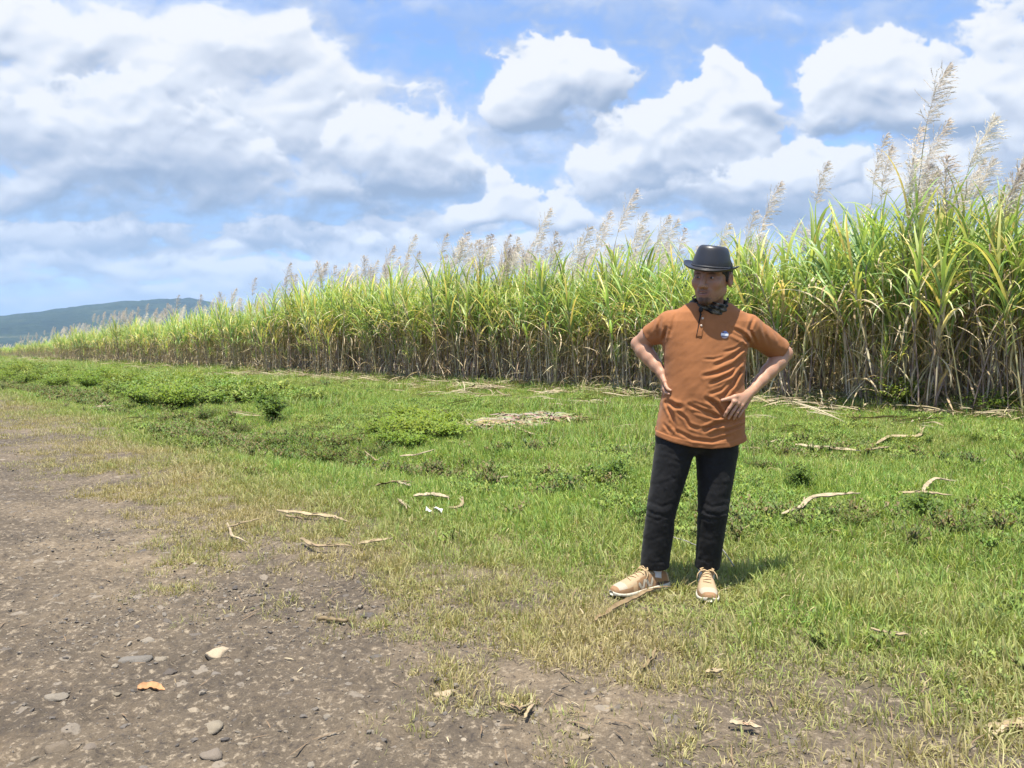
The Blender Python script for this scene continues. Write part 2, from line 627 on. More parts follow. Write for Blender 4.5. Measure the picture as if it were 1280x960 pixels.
SC.view_settings.view_transform = "Standard"
SC.view_settings.look = "None"
SC.view_settings.exposure = EXPO
SC.view_settings.gamma = 1.0
SC.view_settings.use_curve_mapping = False
SC.render.engine = "CYCLES"
SC.cycles.use_denoising = True
SC.cycles.denoiser = "OPENIMAGEDENOISE"
SC.cycles.max_bounces = 6
SC.cycles.diffuse_bounces = 3
SC.cycles.transmission_bounces = 4
SC.cycles.transparent_max_bounces = 8
SC.cycles.volume_bounces = 0
SC.cycles.caustics_reflective = False
SC.cycles.caustics_refractive = False
# ------------------------------------------------------------------ ground and road
CANE_V = 15.3


def road_edge(s):
    return 1.50 + 0.20 * fbm(np.asarray(s) * 0.45, 3.3, 0, 3) + 0.08 * vnoise(np.asarray(s) * 2.6, 1.1)


def height(x, y):
    s, v = sv(np.asarray(x, float), np.asarray(y, float))
    r = np.hypot(x, y)
    h = 0.05 * fbm(s * 0.16, v * 0.22, 2.2, 3) * sstep(4.6, 9, r)
    onroad = sstep(2.3, 1.2, v)
    fade = sstep(60, 20, r)
    h = h + onroad * fade * (0.018 * fbm(s * 0.9, v * 1.3, 4.0, 3) + 0.020 * fbm(s * 0.30, v * 2.0, 8.0, 2)) - 0.02 * onroad
    h = h + (1 - onroad) * fade * 0.022 * fbm(s * 1.1, v * 1.1, 6.0, 3)
    h = h + sstep(3.2, 5.0, v) * sstep(CANE_V, CANE_V - 2, v) * fade * (0.085 * fbm(s * 0.55, v * 0.75, 7.0, 3) + 0.03 * vnoise(s * 1.9, v * 1.9, 3.0))
    # shallow ditch beside the verge further up the road, and a low bank before the cane
    h = h - 0.16 * np.exp(-((v - 4.3) / 0.7) ** 2) * sstep(3.5, 9, s) * sstep(150, 60, s)
    h = h + 0.10 * np.exp(-((v - CANE_V - 0.2) / 1.2) ** 2)
    # keep the spot the person stands on level
    h = h * sstep(0.25, 0.8, np.hypot(x - 0.88, y - 3.88))
    return h


def fineh(x, y):
    """pebbly relief of the bare soil"""
    s, v = sv(x, y)
    r = np.hypot(x, y)
    bare = sstep(2.6, 1.6, v) * sstep(16, 7, r)
    b = np.maximum(0, billow(x * 5.5, y * 5.5, 2.0, 3, 0.55) - 0.25)
    return bare * (0.020 * b + 0.016 * fb2(x * 22, y * 22, 6.6, 3, 0.65))


def build_ground():
    th = np.concatenate([np.arange(-180, -46, 4.0), np.arange(-46, 46.01, 0.17), np.arange(50, 181, 4.0)])
    rr = [0.4]
    while rr[-1] < 9000:
        r_ = rr[-1]
        rr.append(r_ * (1.0058 if r_ < 9 else 1.012 if r_ < 130 else 1.09) if r_ > 1.6 else r_ * 1.06)
    rr = np.array(rr)
    a = np.radians(th)
    x = rr[:, None] * np.sin(a)[None, :]
    y = rr[:, None] * np.cos(a)[None, :]
    z = height(x, y) + fineh(x, y)
    s, v = sv(x, y)
    e = road_edge(s)
    far_side = -3.6 + 0.3 * fbm(s * 0.4, 8.8, 0, 3)
    isroad = (v < e) & (v > far_side) & (s < 600) & (s > -200)
    nr, nt = x.shape
    idx = np.arange(nr * nt).reshape(nr, nt)
    q = np.stack([idx[:-1, :-1], idx[1:, :-1], idx[1:, 1:], idx[:-1, 1:]], -1)
    onr = (isroad[:-1, :-1] & isroad[1:, 1:] & isroad[1:, :-1] & isroad[:-1, 1:])
    zg = z - 0.06 * sstep(0.0, 0.5, (e - v)) * sstep(0, 0.5, v - far_side)
    V = np.stack([x, y, zg], -1).reshape(-1, 3)
    # the innermost ring is closed with one face under the camera
    ground = mesh("ground", V, q.reshape(-1, 4), ground_mat, smooth=True)
    tag(ground, "earth of the verge and field edge under the short grass", "ground", kind="structure")
    rq = q[onr]
    used, inv = np.unique(rq, return_inverse=True)
    RV = np.stack([x, y, z + 0.004], -1).reshape(-1, 3)[used]
    road = mesh("dirt_road", RV, inv.reshape(-1, 4), dirt_mat, smooth=True)
    tag(road, "stony grey brown dirt road along the field", "road", kind="structure")


def soil_nodes(T, grassy):
    geo = T.n("ShaderNodeNewGeometry").outputs["Position"]
    n1 = T.noise(geo, 0.55, 5, 0.6)
    n2 = T.noise(geo, 3.2, 6, 0.65)
    n3 = T.noise(geo, 34.0, 5, 0.7)
    n4 = T.noise(geo, 150.0, 3, 0.7)
    base = T.ramp(n1, [(0.36, (0.100, 0.079, 0.058)), (0.5, (0.157, 0.124, 0.087)), (0.62, (0.245, 0.190, 0.127))])
    base = T.mix(T.maprange(n2, 0.35, 0.68), T.mix(0.6, base, (0.080, 0.066, 0.050)), base)
    base = T.mix(T.maprange(n3, 0.53, 0.66, 0.0, 0.85), base, (0.33, 0.27, 0.195))
    base = T.mix(T.maprange(n3, 0.47, 0.33, 0.0, 0.8), base, (0.060, 0.050, 0.043))
    base = T.mix(T.maprange(n4, 0.35, 0.7, 0.0, 0.6), T.mix(1.0, base, (0.70, 0.70, 0.70), "MULTIPLY"), T.mix(1.0, base, (1.25, 1.24, 1.22), "MULTIPLY"))
    # dusty paler wheel track
    pos = T.n("ShaderNodeSeparateXYZ", ins={0: geo})
    vv_ = T.math("ADD", T.math("MULTIPLY", pos.outputs[0], VX), T.math("MULTIPLY", pos.outputs[1], VY))
    wob = T.math("MULTIPLY_ADD", T.noise(geo, 0.8, 3), 0.7, -0.35)
    tr = T.maprange(T.math("ABSOLUTE", T.math("ADD", T.math("ADD", vv_, 0.12), wob)), 0.1, 0.62, 0.80, 0.0)
    base = T.mix(T.math("MULTIPLY", tr, T.maprange(n2, 0.3, 0.6)), base, (0.34, 0.25, 0.155))
    # stones pressed into the earth, each of its own grey
    vo = T.n("ShaderNodeTexVoronoi", feature="F1", ins={"Scale": 9.0, "Randomness": 1.0})
    T.set(vo.inputs["Vector"], T.vmath("ADD", geo, T.vmath("MULTIPLY", T.vmath("SUBTRACT", T.noise(geo, 18, 3, 0.5, "Color"), (0.5, 0.5, 0.5)), (0.05, 0.05, 0.05))))
    sc2 = T.n("ShaderNodeSeparateColor", ins={0: vo.outputs["Color"]})
    size = T.math("MULTIPLY_ADD", sc2.outputs[0], 0.30, 0.06)
    stone = T.math("MULTIPLY", T.maprange(T.math("SUBTRACT", size, vo.outputs["Distance"]), 0.0, 0.05), T.math("GREATER_THAN", sc2.outputs[1], 0.62))
    base = T.mix(T.math("MULTIPLY", stone, 0.7), base, T.mix(sc2.outputs[2], (0.13, 0.115, 0.10), (0.27, 0.23, 0.18)))
    hgt = T.math("ADD", T.math("MULTIPLY", n3, 0.7), T.math("MULTIPLY_ADD", n4, 0.35, T.math("MULTIPLY", stone, 0.25)))
    bump = T.n("ShaderNodeBump", ins={"Strength": 0.9, "Distance": 0.012})
    T.set(bump.inputs["Height"], hgt)
    return geo, base, bump.outputs[0], n2, n3, vv_


dirt_mat = new_mat("stony dirt")
T = NT(dirt_mat.node_tree)
geo, base, nrm, n2, n3, vv_ = soil_nodes(T, False)
output(T, principled(T, base, 0.92, 0.2, nrm))

ground_mat = new_mat("verge earth")
T = NT(ground_mat.node_tree)
geo, base, nrm, n2, n3, vv_ = soil_nodes(T, True)
thatch = T.mix(T.maprange(n3, 0.3, 0.7), (0.13, 0.12, 0.055), (0.27, 0.23, 0.12))
low_green = T.mix(T.maprange(n2, 0.35, 0.65), (0.09, 0.12, 0.032), (0.14, 0.165, 0.048))
cover_ = T.maprange(T.math("MULTIPLY_ADD", T.math("SUBTRACT", n2, 0.5), 2.6, vv_), 2.4, 5.0)
base = T.mix(cover_, base, T.mix(T.maprange(T.noise(geo, 1.1, 5, 0.6), 0.42, 0.62), thatch, low_green))
output(T, principled(T, base, 0.9, 0.2, nrm))
build_ground()

# ------------------------------------------------------------------ hills beyond the fields
hill_mat = new_mat("wooded hill")
T = NT(hill_mat.node_tree)
geo = T.n("ShaderNodeNewGeometry").outputs["Position"]
a_ = T.noise(geo, 0.009, 8, 0.7)
b_ = T.noise(geo, 0.05, 4, 0.6)
hc = T.ramp(a_, [(0.36, (0.005, 0.014, 0.007)), (0.48, (0.012, 0.026, 0.010)), (0.57, (0.026, 0.042, 0.017)), (0.68, (0.10, 0.10, 0.05))])
hc = T.mix(T.maprange(b_, 0.35, 0.65, 0.0, 0.65), hc, (0.025, 0.042, 0.016))
bp = T.n("ShaderNodeBump", ins={"Strength": 1.0, "Distance": 12.0})
T.set(bp.inputs["Height"], b_)
output(T, principled(T, hc, 0.95, 0.1, bp.outputs[0]))


def build_hill(name, label, crest, Y0, depth, seed):
    """a ridge whose crest passes the given sightings (px, py) at the distance Y0"""
    px = np.array([c[0] for c in crest], float)
    py = np.array([c[1] for c in crest], float)
    nx, ny = 260, 60
    p = np.linspace(px[0], px[-1], nx)
    hy = np.interp(p, px, py)
    P = np.array([at(a, b, Y0) for a, b in zip(p, hy)])
    xs, hz = P[:, 0], P[:, 2]
    V = []
    for j in range(ny):
        t = j / (ny - 1)
        yy = Y0 - depth * (1 - t) if t <= 1 else Y0
        prof = sstep(0, 1, t) * 0.75 + 0.25 * t
        sx_ = xs * (yy / Y0)
        n = fbm(xs * 0.006, yy * 0.006, seed, 5, 0.55)
        zz = hz * prof * (1 + 0.22 * n * (1 - t)) + (5 * vnoise(xs * 0.05, yy * 0.05, seed) + 4 * vnoise(xs * 0.013, yy * 0.02, seed + 3)) * t
        V.append(np.stack([xs, np.full(nx, yy), np.maximum(zz, -2)], -1))
    for j in range(1, 12):                                # the far slope
        t = j / 11
        V.append(np.stack([xs, np.full(nx, Y0 + depth * 0.8 * t), hz * (1 - sstep(0, 1, t)) - 2 * t], -1))
    V = np.concatenate(V)
    idx = np.arange((ny + 11) * nx).reshape(ny + 11, nx)
    q = np.stack([idx[:-1, :-1], idx[:-1, 1:], idx[1:, 1:], idx[1:, :-1]], -1).reshape(-1, 4)
    o = mesh(name, V, q, hill_mat, smooth=True)
    return tag(o, label, "hill", kind="structure")


build_hill("hill", "long wooded hill fading blue behind the far end of the cane",
           [(-700, 436), (-420, 428), (-200, 414), (-60, 403), (0, 400), (60, 396), (110, 390), (150, 383), (185, 378), (215, 375), (240, 374.5), (262, 378), (290, 388), (330, 402), (400, 420), (520, 436)], 2600, 1300, 3.0)
build_hill("distant_hills", "low pale ridge along the horizon far behind the hill",
           [(-900, 432), (-500, 427), (-200, 424), (0, 426), (300, 430), (700, 428), (1100, 430), (1700, 430), (2300, 434)], 5200, 1200, 9.0)

haze_mat = new_mat("moist air")
T = NT(haze_mat.node_tree)
hv = T.n("ShaderNodeVolumePrincipled", ins={"Density": 0.00019, "Anisotropy": 0.0})
hv.inputs["Color"].default_value = (0.47, 0.70, 1.0, 1)
oo = T.n("ShaderNodeOutputMaterial")
T.set(oo.inputs["Volume"], hv.outputs[0])
hx, hy0, hy1, hz0, hz1 = 9500, -9500, 9500, -4, 360
hv_ = [(a, b, c) for a in (-hx, hx) for b in (hy0, hy1) for c in (hz0, hz1)]
haze = mesh("haze", hv_, [(0, 1, 3, 2), (4, 6, 7, 5), (0, 4, 5, 1), (2, 3, 7, 6), (0, 2, 6, 4), (1, 5, 7, 3)], haze_mat)
tag(haze, "thin moist air between the camera and the hills", "haze", kind="stuff")
# ------------------------------------------------------------------ sugarcane
cane_leaf = leaf_mat("cane leaf", 0.38, 0.40, 0.45, 0.20, gain=1.48, sat=0.84)
cane_dry = leaf_mat("dry cane leaf", 0.30, 0.75, 0.15, 0.18, through=(1.15, 1.05, 0.85), gain=1.22)
plume_mat = leaf_mat("cane plume", 0.45, 0.8, 0.1, 0.10, through=(1.05, 1.0, 0.95))
stalk_mat = new_mat("cane stalk")
T = NT(stalk_mat.node_tree)
c_ = T.n("ShaderNodeVertexColor", layer_name="col").outputs[0]
ob_ = T.n("ShaderNodeTexCoord").outputs["Object"]
st_ = T.noise(T.vmath("MULTIPLY", ob_, (60, 60, 9)), 1.0, 4, 0.6)
c_ = T.mix(T.maprange(st_, 0.3, 0.7, 0.1, 0.8), c_, T.mix(1.0, c_, (1.7, 1.65, 1.6), "MULTIPLY"))
output(T, principled(T, c_, 0.5, 0.4))

R_ = random.Random(21)


def leaf_curve(p0, azim, elev, length, droop, n=8, twist=0.0):
    """a blade that leaves at an elevation and sinks along its length"""
    pts = [Vector(p0)]
    e = elev
    a = azim
    step = length / n
    for i in range(n):
        t = (i + 1) / n
        e -= droop * (0.35 + 1.3 * t) / n
        a += twist / n
        pts.append(pts[-1] + Vector((cos(e) * cos(a), cos(e) * sin(a), sin(e))) * step)
    return pts


def blade_w(n, w):
    return [w * (0.55 if i == 0 else min(1.0, 0.75 + i * 0.12) * (1 - (i / n) ** 2.2) + 0.004) for i in range(n + 1)]


GREENS = [(0.155, 0.255, 0.048), (0.185, 0.285, 0.054), (0.125, 0.215, 0.042), (0.235, 0.315, 0.068), (0.28, 0.335, 0.088), (0.105, 0.185, 0.045)]
YELLOWS = [(0.40, 0.39, 0.09), (0.44, 0.37, 0.11)]
STRAWS = [(0.48, 0.40, 0.25), (0.40, 0.32, 0.19), (0.56, 0.48, 0.32), (0.30, 0.23, 0.14), (0.44, 0.38, 0.26)]


def make_stalk(h, lean):
    """a cane of pale and purple joints; returns the collected mesh and the points along it"""
    m = MB()
    n = 14
    az = R_.uniform(0, 2 * pi)
    pts, cols, rad = [], [], []
    dark = R_.random()
    for i in range(n + 1):
        t = i / n
        off = lean * t * t * h + 0.02 * sin(5 * t + az)
        pts.append(Vector((off * cos(az), off * sin(az), t * h)))
        if dark < 0.45:
            c = (0.135, 0.088, 0.080) if i % 2 else (0.24, 0.185, 0.165)
        elif dark < 0.75:
            c = (0.33, 0.27, 0.20) if i % 2 else (0.47, 0.40, 0.29)
        else:
            c = (0.27, 0.25, 0.12) if i % 2 else (0.37, 0.33, 0.18)
        k = R_.uniform(0.75, 1.2)
        cols.append(tuple(v * k for v in c))
        rad.append((0.0135 if i % 2 else 0.0150) * (1 - 0.3 * t))
    m.tube(pts, rad, 6, cols)
    return m, pts


def make_crown(pts, h, big=1.0, nleaf=12):
    m = MB()
    top = pts[-1]
    az = R_.uniform(0, pi)
    for i in range(nleaf):
        t = i / (nleaf - 1)
        base = pts[-1].lerp(pts[-6], 1 - t) + Vector((0, 0, 0.15 * t))
        a = az + (pi if i % 2 else 0) + R_.uniform(-0.7, 0.7)
        elev = radians(R_.uniform(52, 72) + 20 * t)
        L = R_.uniform(1.0, 1.5) * big * (1 - 0.15 * t)
        droop = R_.uniform(0.7, 2.1) * (1 - 0.45 * t)
        if R_.random() < 0.15:
            droop += 1.0
        c = R_.choice(GREENS)
        if R_.random() < 0.09:
            c = R_.choice(YELLOWS)
        if t < 0.2 and R_.random() < 0.35:
            c = R_.choice(YELLOWS + STRAWS)
        n = 8
        p = leaf_curve(base, a, elev, L, droop, n, R_.uniform(-0.5, 0.5))
        cols = [tuple(v * (1 + 0.25 * (k / n)) for v in c) for k in range(n + 1)]
        if R_.random() < 0.25:
            cols[-1] = cols[-2] = R_.choice(STRAWS)
        m.ribbon(p, blade_w(n, R_.uniform(0.042, 0.062) * big), None, cols, 0.35)
    return m


def make_dry(pts, h, k=9):
    """dead leaves that hang about the stalk"""
    m = MB()
    for i in range(k):
        t = R_.uniform(0.12, 0.97)
        j = t * (len(pts) - 1)
        base = pts[int(j)].lerp(pts[min(int(j) + 1, len(pts) - 1)], j % 1)
        a = R_.uniform(0, 2 * pi)
        L = R_.uniform(0.4, 0.95)
        p = leaf_curve(base, a, radians(R_.uniform(-75, -20) if R_.random() < 0.62 else R_.uniform(0, 70)), L, R_.uniform(0.3, 1.0) if R_.random() < 0.7 else R_.uniform(1.2, 2.6), 7, R_.uniform(-0.9, 0.9))
        p = [Vector((q.x, q.y, max(q.z, 0.02))) for q in p]
        c = R_.choice(STRAWS)
        m.ribbon(p, blade_w(7, R_.uniform(0.022, 0.045)), None, c, R_.uniform(0.2, 0.7))
    return m


def make_plume(top, rise, length, windx):
    """a feathery flower head on a bare shaft"""
    m = MB()
    sway = R_.uniform(-0.03, 0.20) * windx
    P = []
    for i in range(9):
        t = i / 8
        P.append(Vector(top) + Vector((sway * rise * t * t + 0.0, 0.05 * t * R_.uniform(-1, 1), rise * t)))
    m.tube(P, [0.007 - 0.003 * i / 8 for i in range(9)], 4, (0.26, 0.26, 0.12))
    d0 = (P[-1] - P[-2]).normalized()
    p, d = P[-1].copy(), d0.copy()
    axis = [p.copy()]
    n = 12
    for i in range(n):
        d = (d + Vector((0.035 * windx * R_.uniform(-0.3, 1.8), R_.uniform(-0.05, 0.05), -0.01))).normalized()
        p = p + d * (length / n)
        axis.append(p.copy())
    m.tube(axis, [0.0035 * (1 - i / (n + 1)) for i in range(n + 1)], 3, (0.42, 0.37, 0.28))
    tone = R_.choice([(0.66, 0.61, 0.55), (0.71, 0.66, 0.60), (0.62, 0.565, 0.51), (0.75, 0.71, 0.64)])
    nb = 84
    for b in range(nb):
        t = (b + R_.random()) / nb
        j = t * n
        o = axis[int(j)].lerp(axis[min(int(j) + 1, n)], j % 1)
        ax = (axis[min(int(j) + 1, n)] - axis[int(j) if int(j) < n else n - 1]).normalized()
        w = 0.05 + 0.95 * sin(pi * min(1, (t * 0.80 + 0.20))) ** 0.8
        L = R_.uniform(0.16, 0.36) * w
        a = R_.uniform(0, 2 * pi)
        side = Vector((cos(a), sin(a), 0))
        dv = (ax * 0.80 + side * R_.uniform(0.45, 1.05) + Vector((0.22 * windx, 0, -0.05))).normalized()
        q = [o]
        for s_ in range(3):
            dv = (dv + Vector((0.12 * windx, 0, -0.13)) * R_.uniform(0.5, 1.5)).normalized()
            q.append(q[-1] + dv * (L / 3))
        k = R_.uniform(0.85, 1.2)
        c = tuple(v * k for v in tone)
        # silky hairs along the branch
        V, F, C = [], [], []
        for h_ in range(11):
            u = (h_ + 0.5) / 11 * 2.99
            r = q[int(u)].lerp(q[int(u) + 1], u % 1)
            tip = r + (dv * R_.uniform(0.02, 0.06) + Vector((R_.uniform(-1, 1), R_.uniform(-1, 1), R_.uniform(-1, 0.7))) * 0.028)
            sd = (tip - r).cross(Vector((R_.uniform(-1, 1), R_.uniform(-1, 1), R_.uniform(-1, 1)))).normalized() * 0.0062
            V += [r - sd, r + sd, tip]
            F.append((len(V) - 3, len(V) - 2, len(V) - 1))
            C += [c] * 3
        for i in range(3):
            sd = (q[i + 1] - q[i]).cross(Vector((R_.uniform(-1, 1), R_.uniform(-1, 1), R_.uniform(-1, 1)))).normalized() * 0.0030
            V += [q[i] - sd, q[i] + sd, q[i + 1] + sd * 0.5, q[i + 1] - sd * 0.5]
            F.append(tuple(range(len(V) - 4, len(V))))
            C += [c] * 4
        m.add(V, F, C)
    return m


# mesh data of single canes, shared by all the clumps
CANES = []
for i in range(14):
    h = R_.uniform(2.1, 2.9)
    st, pts = make_stalk(h, R_.uniform(0.0, 0.13))
    CANES.append(dict(h=h, top=pts[-1], stalk=st, crown=make_crown(pts, h, R_.uniform(0.92, 1.12), R_.randint(11, 14)), dry=make_dry(pts, h, R_.randint(9, 15))))
PLUMES = [make_plume((0, 0, 0), R_.uniform(0.75, 1.35), R_.uniform(0.65, 1.0), 1.0) for _ in range(12)]


def finish(mb, name, mat):
    o = mb.build(name, mat, link=False)
    return o.data


for c in CANES:
    c["stalk_me"] = finish(c["stalk"], "stalk", stalk_mat)
    c["crown_me"] = finish(c["crown"], "leaf_crown", cane_leaf)
    c["dry_me"] = finish(c["dry"], "dry_leaves", cane_dry)
PLUME_ME = [finish(p, "flower_plume", plume_mat) for p in PLUMES]


def child(name, me, parent, M=None):
    o = bpy.data.objects.new(name, me)
    COL.objects.link(o)
    adopt(o, parent)
    if M is not None:
        o.matrix_local = M
    return o


def cane_list(n, plumes, spread=0.32, lean=0.16, rr=R_):
    """which canes a clump has and how each stands"""
    out = []
    for i in range(n):
        a = rr.uniform(0, 2 * pi)
        r = spread * sqrt(rr.random())
        tilt = abs(rr.gauss(0, lean))
        ta = a + rr.uniform(-0.9, 0.9)
        k = rr.uniform(0.84, 1.08)
        if i > 4 and rr.random() < 0.42:                  # young shoots stand lower and bring leaves near the ground
            k *= rr.uniform(0.35, 0.75)
            r *= 1.25
        M = Matrix.Translation((r * cos(a), r * sin(a), -0.03)) @ Matrix.Rotation(tilt, 4, Vector((-sin(ta), cos(ta), 0))) @ Matrix.Rotation(rr.uniform(0, 2 * pi), 4, "Z") @ Matrix.Scale(k, 4)
        out.append((rr.randrange(len(CANES)), M, i < plumes, rr.randrange(len(PLUMES)), rr.uniform(0.85, 1.15)))
    return out


def plume_matrix(M, c, k, rz):
    """the plume stands on the top of its cane but upright, drifting with the wind"""
    p = M @ c["top"]
    return M.inverted() @ (Matrix.Translation(p) @ Matrix.Rotation(rz, 4, "Z") @ Matrix.Scale(k, 4))


def make_clump(n, plumes, loc=(0, 0, 0), rr=R_, pk=1.0, **kw):
    root = empty("sugarcane_clump", loc)
    for ci, M, pl_, pi_, k in cane_list(n, plumes, rr=rr, **kw):
        c = CANES[ci]
        s_ = child("stalk", c["stalk_me"], root, M)
        child("leaf_crown", c["crown_me"], s_)
        child("dry_leaves", c["dry_me"], s_)
        if pl_:
            child("flower_plume", PLUME_ME[pi_], s_, plume_matrix(M, c, k * pk, rr.uniform(-0.5, 0.5)))
    return root


def merged_clump(name, n, plumes, rr=R_, link=False, **kw):
    """the same plant as one mesh, for those too far off to show their parts"""
    V, F, C, MI, o = [], [], [], [], 0
    for ci, M, pl_, pi_, k in cane_list(n, plumes, rr=rr, **kw):
        c = CANES[ci]
        parts = [(c["stalk"], 0, M), (c["crown"], 1, M), (c["dry"], 2, M)]
        if pl_:
            parts.append((PLUMES[pi_], 3, M @ plume_matrix(M, c, k, rr.uniform(-0.5, 0.5))))
        for mb, mi, MM in parts:
            v = np.array([tuple(p) for p in mb.v]) @ np.array(MM.to_3x3()).T + np.array(MM.translation)
            V.append(v)
            F += [tuple(i + o for i in f) for f in mb.f]
            MI += [mi] * len(mb.f)
            C.append(np.array(mb.c))
            o += len(v)
    ob = mesh(name, np.concatenate(V), F, None, None, True, np.concatenate(C), link=link)
    for m_ in (stalk_mat, cane_leaf, cane_dry, plume_mat):
        ob.data.materials.append(m_)
    ob.data.polygons.foreach_set("material_index", np.array(MI, np.int32))
    return ob


def ground_z(x, y):
    return float(height(np.array([x]), np.array([y]))[0])


def in_view(x, y, m=1.0):
    return abs(x) < 0.662 * y + m and y > 0


def cane_scale(s, v):
    """how tall the field stands along its edge"""
    k = 1.0 + 0.10 * fbm(np.array([s * 0.16]), np.array([v * 0.1]), 5.0, 2)[0]
    k *= 1.0 + 0.10 * sstep(9.5, 6.5, s) + 0.04 * sstep(14, 22, s) * sstep(60, 30, s)
    k *= 1.0 + 0.06 * sstep(8, 13, s) * sstep(48, 34, s)
    # the field sinks away towards its far end
    return float(k * np.interp(s, [-20, 30, 46, 78, 98, 128, 200], [1, 1, 0.94, 0.78, 0.58, 0.36, 0.25]))


protos = [make_clump(R_.randint(9, 11), p) for p in (0, 2, 0, 3, 0, 1, 1, 0, 2)]
has_plume = [0, 2, 0, 3, 0, 1, 1, 0, 2]
used_proto = set()
far_src = [merged_clump("sugarcane_clump", 9, p) for p in (1, 1, 0, 2, 1, 2)]
far_plume = [1, 1, 0, 2, 1, 2]

n_thing = 0
NEAR = []
R2 = random.Random(5)


def place(o, s, v, k=None, rz=None):
    x, y = xy(s, v)
    o.location = (x, y, ground_z(x, y))
    k = k or cane_scale(s, v) * R2.uniform(0.9, 1.08)
    o.scale = (k, k, k)
    # turn little, so that the plumes keep leaning with the wind
    o.rotation_euler = (0, 0, R2.uniform(-0.6, 0.6) if rz is None else rz)


for row in range(3):
    s = (3.0, 4.0, 6.0)[row] + R2.uniform(0, 0.4)
    smax = (150, 84, 46)[row]
    while s < smax:
        v = CANE_V + row * 0.95 + R2.gauss(0, 0.2) + 0.35 * float(vnoise(s * 0.35, row * 7.7))
        x, y = xy(s, v)
        if in_view(x, y, 0.6):
            near = y < (31, 23, 19)[row]
            if near:
                i = R2.randrange(len(protos))
                if i in used_proto:
                    o = copy_tree(protos[i])
                else:
                    o = protos[i]
                    used_proto.add(i)
                pl_ = has_plume[i]
            else:
                i = R2.randrange(len(far_src))
                o = far_src[i].copy()
                COL.objects.link(o)
                pl_ = far_plume[i]
            place(o, s, v)
            NEAR.append((o, row, s, v, pl_, near))
            n_thing += 1
        s += R2.uniform(0.72, 0.95) * (1.0 if s < 40 else 1.35 if s < 80 else 1.9)
for i, p in enumerate(protos):
    if i not in used_proto:
        place(p, 6.0 + i * 1.7, CANE_V + 1.9)
        NEAR.append((p, 1, 6.0 + i * 1.7, CANE_V + 1.9, has_plume[i], True))

# the tall clump by the right edge, with its bunch of high plumes
R6 = random.Random(3)
big = make_clump(11, 7, rr=R6, pk=1.05, spread=0.5, lean=0.09)
bx_, by_ = 7.25, 14.9
big.location = (bx_, by_, ground_z(bx_, by_))
big.scale = (1.22, 1.22, 1.22)
tag(big, "tallest sugarcane clump, with a bunch of high plumes against the cloud at the right", "sugarcane")

# the rest of the field behind and beyond them reads as one mass
src = [merged_clump("sugarcane_plant", 8, p) for p in (0, 1, 1, 2, 1, 0, 1)]
cc = source_collection("sugarcane plants", src)
pts, rot, scl, idx = [], [], [], []
for row in range(0, 10):
    s = -9.0
    while s < 330:
        v = CANE_V + row * (0.95 if row < 5 else 1.15) + R2.gauss(0, 0.2)
        x, y = xy(s, v)
        done = in_view(x, y, 0.6) and row < 3 and (3.0, 4.0, 6.0)[row] <= s < (150, 84, 46)[row]
        if not done:
            pts.append((x, y, ground_z(x, y)))
            rot.append((0, 0, R2.uniform(-0.6, 0.6)))
            scl.append(cane_scale(s, v) * R2.uniform(0.88, 1.08))
            idx.append(R2.randrange(len(src)))
        s += R2.uniform(0.8, 1.05) * (1 + sstep(30, 160, s) * 1.2)
field = scatter("sugarcane_field", pts, rot, scl, idx, np.zeros(len(pts)), cc, len(src))
tag(field, "deep mass of green sugarcane behind the front rows", "sugarcane field", kind="stuff")

# labels
G_ROW = ["sugarcane clumps along the field edge", "sugarcane clumps in the second row", "sugarcane clumps in the third row"]
ORD = "first second third fourth fifth sixth seventh eighth ninth tenth eleventh twelfth thirteenth fourteenth fifteenth sixteenth seventeenth eighteenth nineteenth twentieth".split()
count_right = 0
for (o, row, s, v, pl_, near) in sorted(NEAR, key=lambda t: -t[0].location.x / t[0].location.y):
    what = "with pale plumes" if pl_ > 1 else "with one pale plume" if pl_ == 1 else "without a plume"
    px = 640 + F_PX * o.location.x / o.location.y
    if near and row == 0 and px < 1275 and count_right < 20:
        tag(o, f"sugarcane clump {what}, {ORD[count_right]} from the right in the front row", "sugarcane", G_ROW[0])
        count_right += 1
        continue
    if near:
        side = "right of the standing man" if px > 1000 else "behind the standing man" if px > 780 else "left of the standing man"
    else:
        side = "far up the road"
    where = ["in the front row", "just behind the front row", "in the third row"][row]
    tag(o, f"sugarcane clump {what} {where}, {side}", "sugarcane", G_ROW[row] + ", " + side + (", flowering" if pl_ > 1 else ", one plume" if pl_ else ""))
print("cane things", n_thing, "field", len(pts))
# ------------------------------------------------------------------ grass and weeds (nobody could count them)
grass_mat = leaf_mat("grass blade", 0.30, 0.5, 0.25, 0.28, dry_attr=True)
weed_mat = leaf_mat("weed leaf", 0.30, 0.5, 0.3, 0.25, dry_attr=True)
R3 = random.Random(31)
GG = [(0.180, 0.295, 0.050), (0.215, 0.330, 0.056), (0.145, 0.255, 0.046), (0.265, 0.345, 0.075), (0.18, 0.295, 0.075)]
GD = [(0.46, 0.39, 0.21), (0.38, 0.33, 0.17), (0.29, 0.28, 0.12)]


